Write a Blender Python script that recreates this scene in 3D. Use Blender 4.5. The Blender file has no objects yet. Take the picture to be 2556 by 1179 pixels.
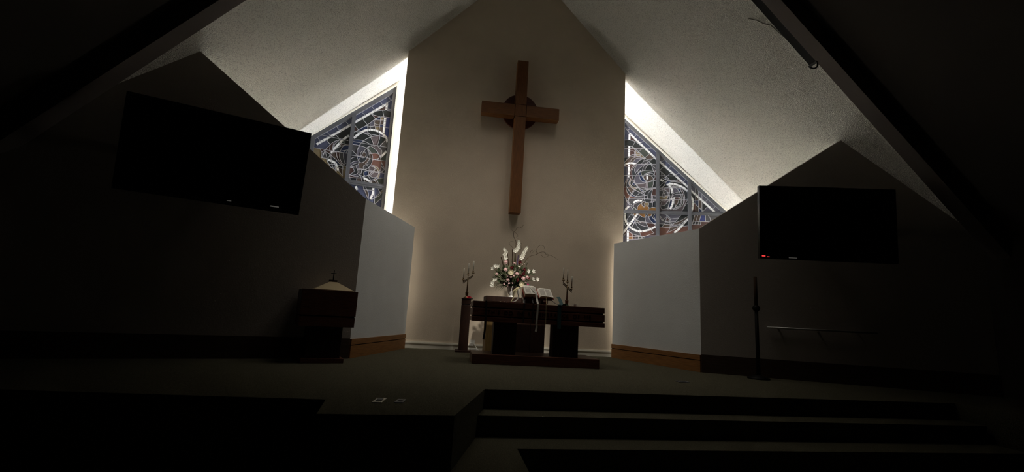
import bpy, math, random
from mathutils import Vector as V, Matrix
from mathutils.geometry import delaunay_2d_cdt
random.seed(7)
SC = bpy.context.scene
COL = SC.collection

# ---------------- camera, sky, exposure ----------------
cam = bpy.data.cameras.new('camera')
cam.sensor_fit = 'HORIZONTAL'
cam.sensor_width = 36.0
cam.lens = 36.0 * 1150.0 / 2556.0
cam.clip_start = 0.05
camo = bpy.data.objects.new('camera', cam)
COL.objects.link(camo)
_p, _r, _y = math.radians(9.756), math.radians(3.187), math.radians(7.318)
_f = V((math.sin(_y) * math.cos(_p), math.cos(_y) * math.cos(_p), math.sin(_p)))
_rt = V((math.cos(_y), -math.sin(_y), 0)); _up = _rt.cross(_f)
_r2 = _rt * math.cos(_r) + _up * math.sin(_r); _u2 = _up * math.cos(_r) - _rt * math.sin(_r)
_m = Matrix((_r2, _u2, -_f)).transposed().to_4x4(); _m.translation = V((0, 0, 0.76))
camo.matrix_world = _m
SC.camera = camo

world = bpy.data.worlds.new('night_sky'); SC.world = world; world.use_nodes = True
world.node_tree.nodes['Background'].inputs[0].default_value = (0.35, 0.45, 0.75, 1)
world.node_tree.nodes['Background'].inputs[1].default_value = 0.03
SC.view_settings.view_transform = 'Standard'
SC.view_settings.look = 'None'
SC.view_settings.gamma = 1.0
SC.view_settings.use_curve_mapping = False
SC.view_settings.exposure = 0.0
LAMP_STRENGTH = 300.0
OUTER_STRENGTH = 26.5
GAP_STRENGTH = 1.9
SPOTS_WIDE = ((-.1, 6.5, 6.9, (.45, 8.0, 0), 45, 1.0, 106, .95), (-.1, 7.5, 7.05, (.45, 8.6, 0), 45, 1.0, 106, .95),
              (2.65, 6.5, 7.05, (2.3, 8.0, 0), 45, 1.0, 146, .95), (2.65, 7.5, 7.3, (2.3, 8.6, 0), 45, 1.0, 146, .95))
SPOT_ALTAR = (1.35, 4.6, 5.0, (1.25, 8.2, 1.62), 9.5, 1.0, 950, .08)
OUT_L, OUT_R = (-4.30, 9.62, 2.1, 2.85), (6.88, 9.78, 2.1, 2.85)
GAP_L, GAP_R = (-1.5, 9.30, .5, 2.3), (4.1, 9.40, .5, 2.3)

# ---------------- helpers ----------------
class MB:
    def __init__(s): s.v = []; s.f = []
    def add(s, vs, fs):
        b = len(s.v); s.v += [V(p) for p in vs]; s.f += [tuple(i + b for i in f) for f in fs]; return s
    def box(s, c, d, M=None):
        x, y, z = d[0] / 2, d[1] / 2, d[2] / 2
        vs = [V((sx * x, sy * y, sz * z)) for sz in (-1, 1) for sy in (-1, 1) for sx in (-1, 1)]
        if M is not None: vs = [M @ p for p in vs]
        return s.add([p + V(c) for p in vs], [(0, 2, 3, 1), (4, 5, 7, 6), (0, 1, 5, 4), (2, 6, 7, 3), (0, 4, 6, 2), (1, 3, 7, 5)])
    def bounds(s, a, b): return s.box([(a[i] + b[i]) / 2 for i in range(3)], [abs(b[i] - a[i]) for i in range(3)])
    def prism(s, poly, d):
        d = V(d); n = len(poly); p = [V(q) for q in poly]
        nn = V((0, 0, 0))
        for i in range(n): nn += p[i].cross(p[(i + 1) % n])
        if nn.dot(d) > 0: p.reverse()
        return s.add(p + [q + d for q in p], [tuple(range(n)), tuple(range(2 * n - 1, n - 1, -1))] + [(i, i + n, (i + 1) % n + n, (i + 1) % n) for i in range(n)])
    def bar(s, a, b, w, h, up=(0, 0, 1)):
        a = V(a); b = V(b); t = (b - a).normalized(); sd = t.cross(V(up)).normalized(); u = sd.cross(t)
        q = [sd * x * w / 2 + u * y * h / 2 for x, y in ((-1, -1), (1, -1), (1, 1), (-1, 1))]
        return s.add([a + k for k in q] + [b + k for k in q], [(0, 1, 2, 3), (7, 6, 5, 4)] + [(i, i + 4, (i + 1) % 4 + 4, (i + 1) % 4) for i in range(4)])
    def tube(s, pts, r, n=6, r2=None):
        pts = [V(p) for p in pts]; m = len(pts); b = len(s.v); ref = None; vs = []
        for i, p in enumerate(pts):
            t = (pts[min(i + 1, m - 1)] - pts[max(i - 1, 0)]).normalized()
            if ref is None: ref = t.orthogonal().normalized()
            ref = (ref - t * ref.dot(t)).normalized(); o = t.cross(ref)
            rr = r if r2 is None else r + (r2 - r) * i / (m - 1)
            vs += [p + (ref * math.cos(6.28318 * k / n) + o * math.sin(6.28318 * k / n)) * rr for k in range(n)]
        fs = [tuple(range(n - 1, -1, -1)), tuple((m - 1) * n + k for k in range(n))]
        for i in range(m - 1):
            for k in range(n): fs.append((i * n + k, i * n + (k + 1) % n, (i + 1) * n + (k + 1) % n, (i + 1) * n + k))
        return s.add(vs, fs)
    def lathe(s, prof, c, n=16, M=None, flute=0.0):
        vs = []; m = len(prof)
        for r, z in prof:
            for k in range(n):
                a = 6.28318 * k / n; rr = r * (1 + (flute if k % 2 else -flute))
                p = V((rr * math.cos(a), rr * math.sin(a), z)); vs.append((M @ p if M is not None else p) + V(c))
        fs = [tuple(range(n - 1, -1, -1)), tuple((m - 1) * n + k for k in range(n))]
        for i in range(m - 1):
            for k in range(n): fs.append((i * n + k, i * n + (k + 1) % n, (i + 1) * n + (k + 1) % n, (i + 1) * n + k))
        return s.add(vs, fs)
    def ball(s, c, r, n=8, m=5, sq=(1, 1, 1)):
        prof = [(max(1e-4, math.sin(math.pi * i / m)), -math.cos(math.pi * i / m)) for i in range(m + 1)]
        M = Matrix.Diagonal(V((r * sq[0], r * sq[1], r * sq[2])))
        return s.lathe(prof, c, n, M)
    def ribbon(s, pts, w, th=0.003, side=(1, 0, 0)):
        for a, b in zip(pts, pts[1:]):
            a = V(a); b = V(b); t = (b - a).normalized(); sd = V(side); sd = (sd - t * sd.dot(t)).normalized(); u = sd.cross(t)
            s.bar(a - t * 0.001, b + t * 0.001, w, th, u)
        return s
    def petal(s, c, d, n, L, W, cup=0.25):
        d = V(d).normalized(); n = V(n); n = (n - d * n.dot(d)).normalized(); sd = d.cross(n); c = V(c)
        vs = [c, c + d * L * .45 + sd * W / 2 + n * L * cup * .6, c + d * L * .5 + n * L * cup * .25, c + d * L * .45 - sd * W / 2 + n * L * cup * .6,
              c + d * L + n * L * cup * .2]
        return s.add(vs, [(0, 1, 2), (0, 2, 3), (1, 4, 2), (2, 4, 3)])

MATS = {}
def bevel(o, w, seg=2):
    m = o.modifiers.new('bevel', 'BEVEL'); m.width = w; m.segments = seg; m.limit_method = 'ANGLE'; return o
def obj(name, mb, mat, parent=None, smooth=False, kind=None, label=None):
    if isinstance(mb, MB):
        vs, fs = mb.v, mb.f
    org = V((0, 0, 0))
    if parent is not None:
        q = parent
        while q is not None: org = org + q.location; q = q.parent
    else:
        lo = [min(p[i] for p in vs) for i in range(3)]; hi = [max(p[i] for p in vs) for i in range(3)]
        org = V(((lo[0] + hi[0]) / 2, (lo[1] + hi[1]) / 2, lo[2]))
    me = bpy.data.meshes.new(name)
    me.from_pydata([p - org for p in vs], [], fs); me.update()
    me.materials.append(MATS[mat])
    if smooth:
        me.polygons.foreach_set('use_smooth', [True] * len(me.polygons))
    o = bpy.data.objects.new(name, me); COL.objects.link(o)
    if parent is not None: o.parent = parent
    else: o.location = org
    if kind: o['kind'] = kind
    if label: o['label'] = label
    return o
def tag(o, label, cat, group=None):
    o['label'] = label; o['category'] = cat
    if group: o['group'] = group
    return o
def thing(name, label, cat, loc, group=None):
    o = bpy.data.objects.new(name, None); COL.objects.link(o); o.location = loc; o.empty_display_size = .1
    return tag(o, label, cat, group)
def struct(name, mb, mat, **k): return obj(name, mb, mat, kind='structure', **k)

# ---------------- materials ----------------
def mat(name, col, rough=0.7, spec=0.3, var=0.0, vscale=8.0, bump=0.0, bscale=60.0, stretch=None, metal=0.0, emit=None, estr=0.0, transl=0.0, sheen=0.0, col2=None, detail=4.0):
    m = bpy.data.materials.new(name); m.use_nodes = True; nt = m.node_tree; N = nt.nodes; L = nt.links
    b = N['Principled BSDF']; c4 = (*col, 1)
    b.inputs['Base Color'].default_value = c4; b.inputs['Roughness'].default_value = rough
    b.inputs['Specular IOR Level'].default_value = spec; b.inputs['Metallic'].default_value = metal
    if sheen: b.inputs['Sheen Weight'].default_value = sheen
    if emit: b.inputs['Emission Color'].default_value = (*emit, 1); b.inputs['Emission Strength'].default_value = estr
    tc = N.new('ShaderNodeTexCoord'); src = tc.outputs['Object']
    if stretch:
        mp = N.new('ShaderNodeMapping'); mp.inputs['Scale'].default_value = stretch; L.new(src, mp.inputs[0]); src = mp.outputs[0]
    if var:
        n = N.new('ShaderNodeTexNoise'); n.inputs['Scale'].default_value = vscale; n.inputs['Detail'].default_value = detail; L.new(src, n.inputs['Vector'])
        r = N.new('ShaderNodeValToRGB'); r.color_ramp.elements[0].position = .3; r.color_ramp.elements[1].position = .7
        lo = col2 if col2 else tuple(x * (1 - var) for x in col)
        r.color_ramp.elements[0].color = (*lo, 1); r.color_ramp.elements[1].color = (*[min(1, x * (1 + var)) for x in col], 1)
        L.new(n.outputs[0], r.inputs[0]); L.new(r.outputs[0], b.inputs['Base Color'])
    if bump:
        n = N.new('ShaderNodeTexNoise'); n.inputs['Scale'].default_value = bscale; n.inputs['Detail'].default_value = 3; L.new(src, n.inputs['Vector'])
        bp = N.new('ShaderNodeBump'); bp.inputs['Strength'].default_value = 1.0; bp.inputs['Distance'].default_value = bump
        L.new(n.outputs[0], bp.inputs['Height']); L.new(bp.outputs[0], b.inputs['Normal'])
    if transl:
        t = N.new('ShaderNodeBsdfTranslucent'); t.inputs[0].default_value = c4; mx = N.new('ShaderNodeMixShader'); mx.inputs[0].default_value = transl
        L.new(b.outputs[0], mx.inputs[1]); L.new(t.outputs[0], mx.inputs[2]); L.new(mx.outputs[0], N['Material Output'].inputs[0])
    MATS[name] = m; return m
mat('plaster_beige', (.66, .56, .44), .85, .2, var=.04, vscale=2, bump=.0018, bscale=60)
mat('plaster_grey', (.72, .75, .76), .85, .2, var=.03, vscale=2, bump=.0018, bscale=60)
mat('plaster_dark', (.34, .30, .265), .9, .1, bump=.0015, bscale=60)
mat('plaster_white', (.85, .84, .80), .85, .2)
mat('seam_grey', (.22, .20, .17), .8, .1)
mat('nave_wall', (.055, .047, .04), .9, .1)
mat('carpet', (.10, .092, .062), 1, .05, var=.35, vscale=90, bump=.01, bscale=160)
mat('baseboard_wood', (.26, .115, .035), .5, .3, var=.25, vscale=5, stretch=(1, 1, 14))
mat('shaded_baseboard', (.05, .03, .02), .6, .2, var=.25, vscale=5, stretch=(1, 1, 14))  # darker copy of baseboard_wood, with the front walls' shade in its colour
mat('cream_paint', (.80, .76, .66), .6, .3)
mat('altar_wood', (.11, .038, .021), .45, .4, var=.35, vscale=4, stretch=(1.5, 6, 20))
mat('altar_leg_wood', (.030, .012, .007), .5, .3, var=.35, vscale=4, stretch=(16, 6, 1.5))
mat('groove_black', (.012, .008, .006), .9, .1)
mat('cross_wood', (.165, .062, .017), .5, .35, var=.22, vscale=4, stretch=(14, 6, 1.3))
mat('cross_wood_h', (.165, .062, .017), .5, .35, var=.22, vscale=4, stretch=(1.3, 6, 14))
mat('disc_wood', (.085, .022, .012), .5, .35, var=.25, vscale=4, stretch=(1, 6, 8))
mat('light_wood', (.30, .19, .07), .5, .3, var=.2, vscale=4, stretch=(14, 6, 1.5))
mat('brass', (.20, .135, .07), .35, .5, metal=1)
mat('bronze_lid', (.55, .45, .28), .45, .5, metal=.6)
mat('wax', (.88, .84, .74), .5, .4)
mat('porcelain', (.85, .83, .78), .3, .5)
mat('paper', (.80, .76, .68), .8, .2, var=.05, vscale=30)
mat('ink', (.28, .25, .22), .9, .1)
mat('page_edge', (.72, .64, .48), .8, .2, var=.15, vscale=60, stretch=(1, 1, 8))
mat('red_leather', (.30, .03, .02), .5, .4)
mat('screen_black', (.006, .006, .007), .12, .5)
mat('black_plastic', (.008, .008, .008), .5, .3)
mat('black_metal', (.006, .0055, .005), .6, .15)
mat('beam_paint', (.13, .11, .10), .9, .1)
mat('bar_grey', (.20, .20, .21), .5, .3)
mat('frame_grey', (.075, .078, .087), .45, .4)
mat('lead_grey', (.44, .44, .47), .5, .4)
mat('white_plastic', (.75, .74, .70), .4, .4)
mat('metal_plate', (.45, .43, .36), .4, .5, metal=.7)
mat('ribbon_white', (.75, .72, .64), .6, .3, transl=.15)
mat('ribbon_cream', (.75, .66, .38), .6, .3, transl=.15)
mat('ribbon_black', (.02, .015, .015), .6, .3)
mat('ribbon_teal', (.03, .075, .08), .6, .3)
mat('green_cloth', (.04, .07, .03), .8, .2)
mat('tissue_white', (.8, .78, .7), .8, .2)
mat('votive_red', (.75, .05, .09), .4, .4)
mat('coral_wax', (.85, .32, .2), .4, .4)
mat('petal_pink', (.60, .40, .39), .7, .2, var=.15, vscale=40)
mat('petal_white', (.85, .83, .74), .7, .2, transl=.15)
mat('petal_cream', (.70, .64, .46), .7, .2, var=.15, vscale=40)
mat('petal_magenta', (.45, .05, .16), .7, .2)
mat('mum_red', (.10, .012, .015), .8, .2)
mat('delphinium', (.09, .06, .12), .8, .2)
mat('leaf_green', (.045, .06, .025), .6, .3, var=.3, vscale=20)
mat('leaf_pale', (.16, .17, .10), .6, .3, var=.3, vscale=20)
mat('twig', (.10, .065, .035), .8, .2)
mat('cattail_brown', (.05, .03, .018), .9, .1)
mat('berry', (.5, .42, .4), .5, .3)
mat('led_red', (.6, .02, .02), .5, emit=(1, .05, .05), estr=1.2)
mat('mark_glow', (.5, .48, .44), .3, .5, emit=(1, .95, .85), estr=.05)  # faint emission put into the television bezel marks
mat('tube_light', (1, 1, 1), .5, emit=(.90, .96, 1.06), estr=LAMP_STRENGTH)
mat('outer_glow', (1, 1, 1), .5, emit=(1.0, .965, .88), estr=OUTER_STRENGTH)
mat('gap_glow', (1, 1, 1), .5, emit=(1.0, .93, .82), estr=GAP_STRENGTH)
mat('gap_glow_right', (1, 1, 1), .5, emit=(1.0, .93, .82), estr=GAP_STRENGTH * 2.0)
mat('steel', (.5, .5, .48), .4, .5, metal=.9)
# popcorn ceiling: cream, rough sprayed lumps with pit shade put into the colour
def ceiling_mat():
    m = mat('popcorn', (.74, .70, .60), .95, .1); nt = m.node_tree; N = nt.nodes; L = nt.links; b = N['Principled BSDF']
    tc = N.new('ShaderNodeTexCoord')
    a = N.new('ShaderNodeTexNoise'); a.inputs['Scale'].default_value = 52; a.inputs['Detail'].default_value = 5; a.inputs['Roughness'].default_value = .65
    c = N.new('ShaderNodeTexVoronoi'); c.inputs['Scale'].default_value = 70
    L.new(tc.outputs['Object'], a.inputs['Vector']); L.new(tc.outputs['Object'], c.inputs['Vector'])
    mm = N.new('ShaderNodeMath'); mm.operation = 'SUBTRACT'; L.new(a.outputs[0], mm.inputs[0]); L.new(c.outputs['Distance'], mm.inputs[1])
    bp = N.new('ShaderNodeBump'); bp.inputs['Distance'].default_value = .015; bp.inputs['Strength'].default_value = .9
    L.new(mm.outputs[0], bp.inputs['Height']); L.new(bp.outputs[0], b.inputs['Normal'])
    w = N.new('ShaderNodeTexNoise'); w.inputs['Scale'].default_value = .7; w.inputs['Detail'].default_value = 3; L.new(tc.outputs['Object'], w.inputs['Vector'])
    r1 = N.new('ShaderNodeValToRGB'); r1.color_ramp.elements[0].position = .35; r1.color_ramp.elements[1].position = .65
    r1.color_ramp.elements[0].color = (.69, .67, .60, 1); r1.color_ramp.elements[1].color = (.74, .70, .63, 1); L.new(w.outputs[0], r1.inputs[0])
    r2 = N.new('ShaderNodeValToRGB'); r2.color_ramp.elements[0].position = .25; r2.color_ramp.elements[1].position = .52
    r2.color_ramp.elements[0].color = (.42, .42, .40, 1); r2.color_ramp.elements[1].color = (1, 1, 1, 1); L.new(a.outputs[0], r2.inputs[0])
    mx = N.new('ShaderNodeMixRGB'); mx.blend_type = 'MULTIPLY'; mx.inputs[0].default_value = 1
    L.new(r1.outputs[0], mx.inputs[1]); L.new(r2.outputs[0], mx.inputs[2]); L.new(mx.outputs[0], b.inputs['Base Color'])
ceiling_mat()
GLASS_COL = dict(blue=(.068, .078, .135), cobalt=(.05, .065, .19), navy=(.03, .045, .10), slate=(.10, .10, .13), maroon=(.08, .045, .04), red=(.15, .075, .06), brown=(.09, .068, .055),
                 mauve=(.12, .10, .105), tan=(.24, .19, .11), orange=(.27, .14, .05), green=(.06, .072, .062), black=(.026, .03, .03), dusk=(.04, .045, .05), grey=(.075, .075, .082), white=(.88, .89, .90))
for k, q in GLASS_COL.items(): mat('glass_' + k, q if k == 'white' else tuple(x * .85 for x in q), .3, .5, var=.12, vscale=9, transl=.1)
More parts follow.
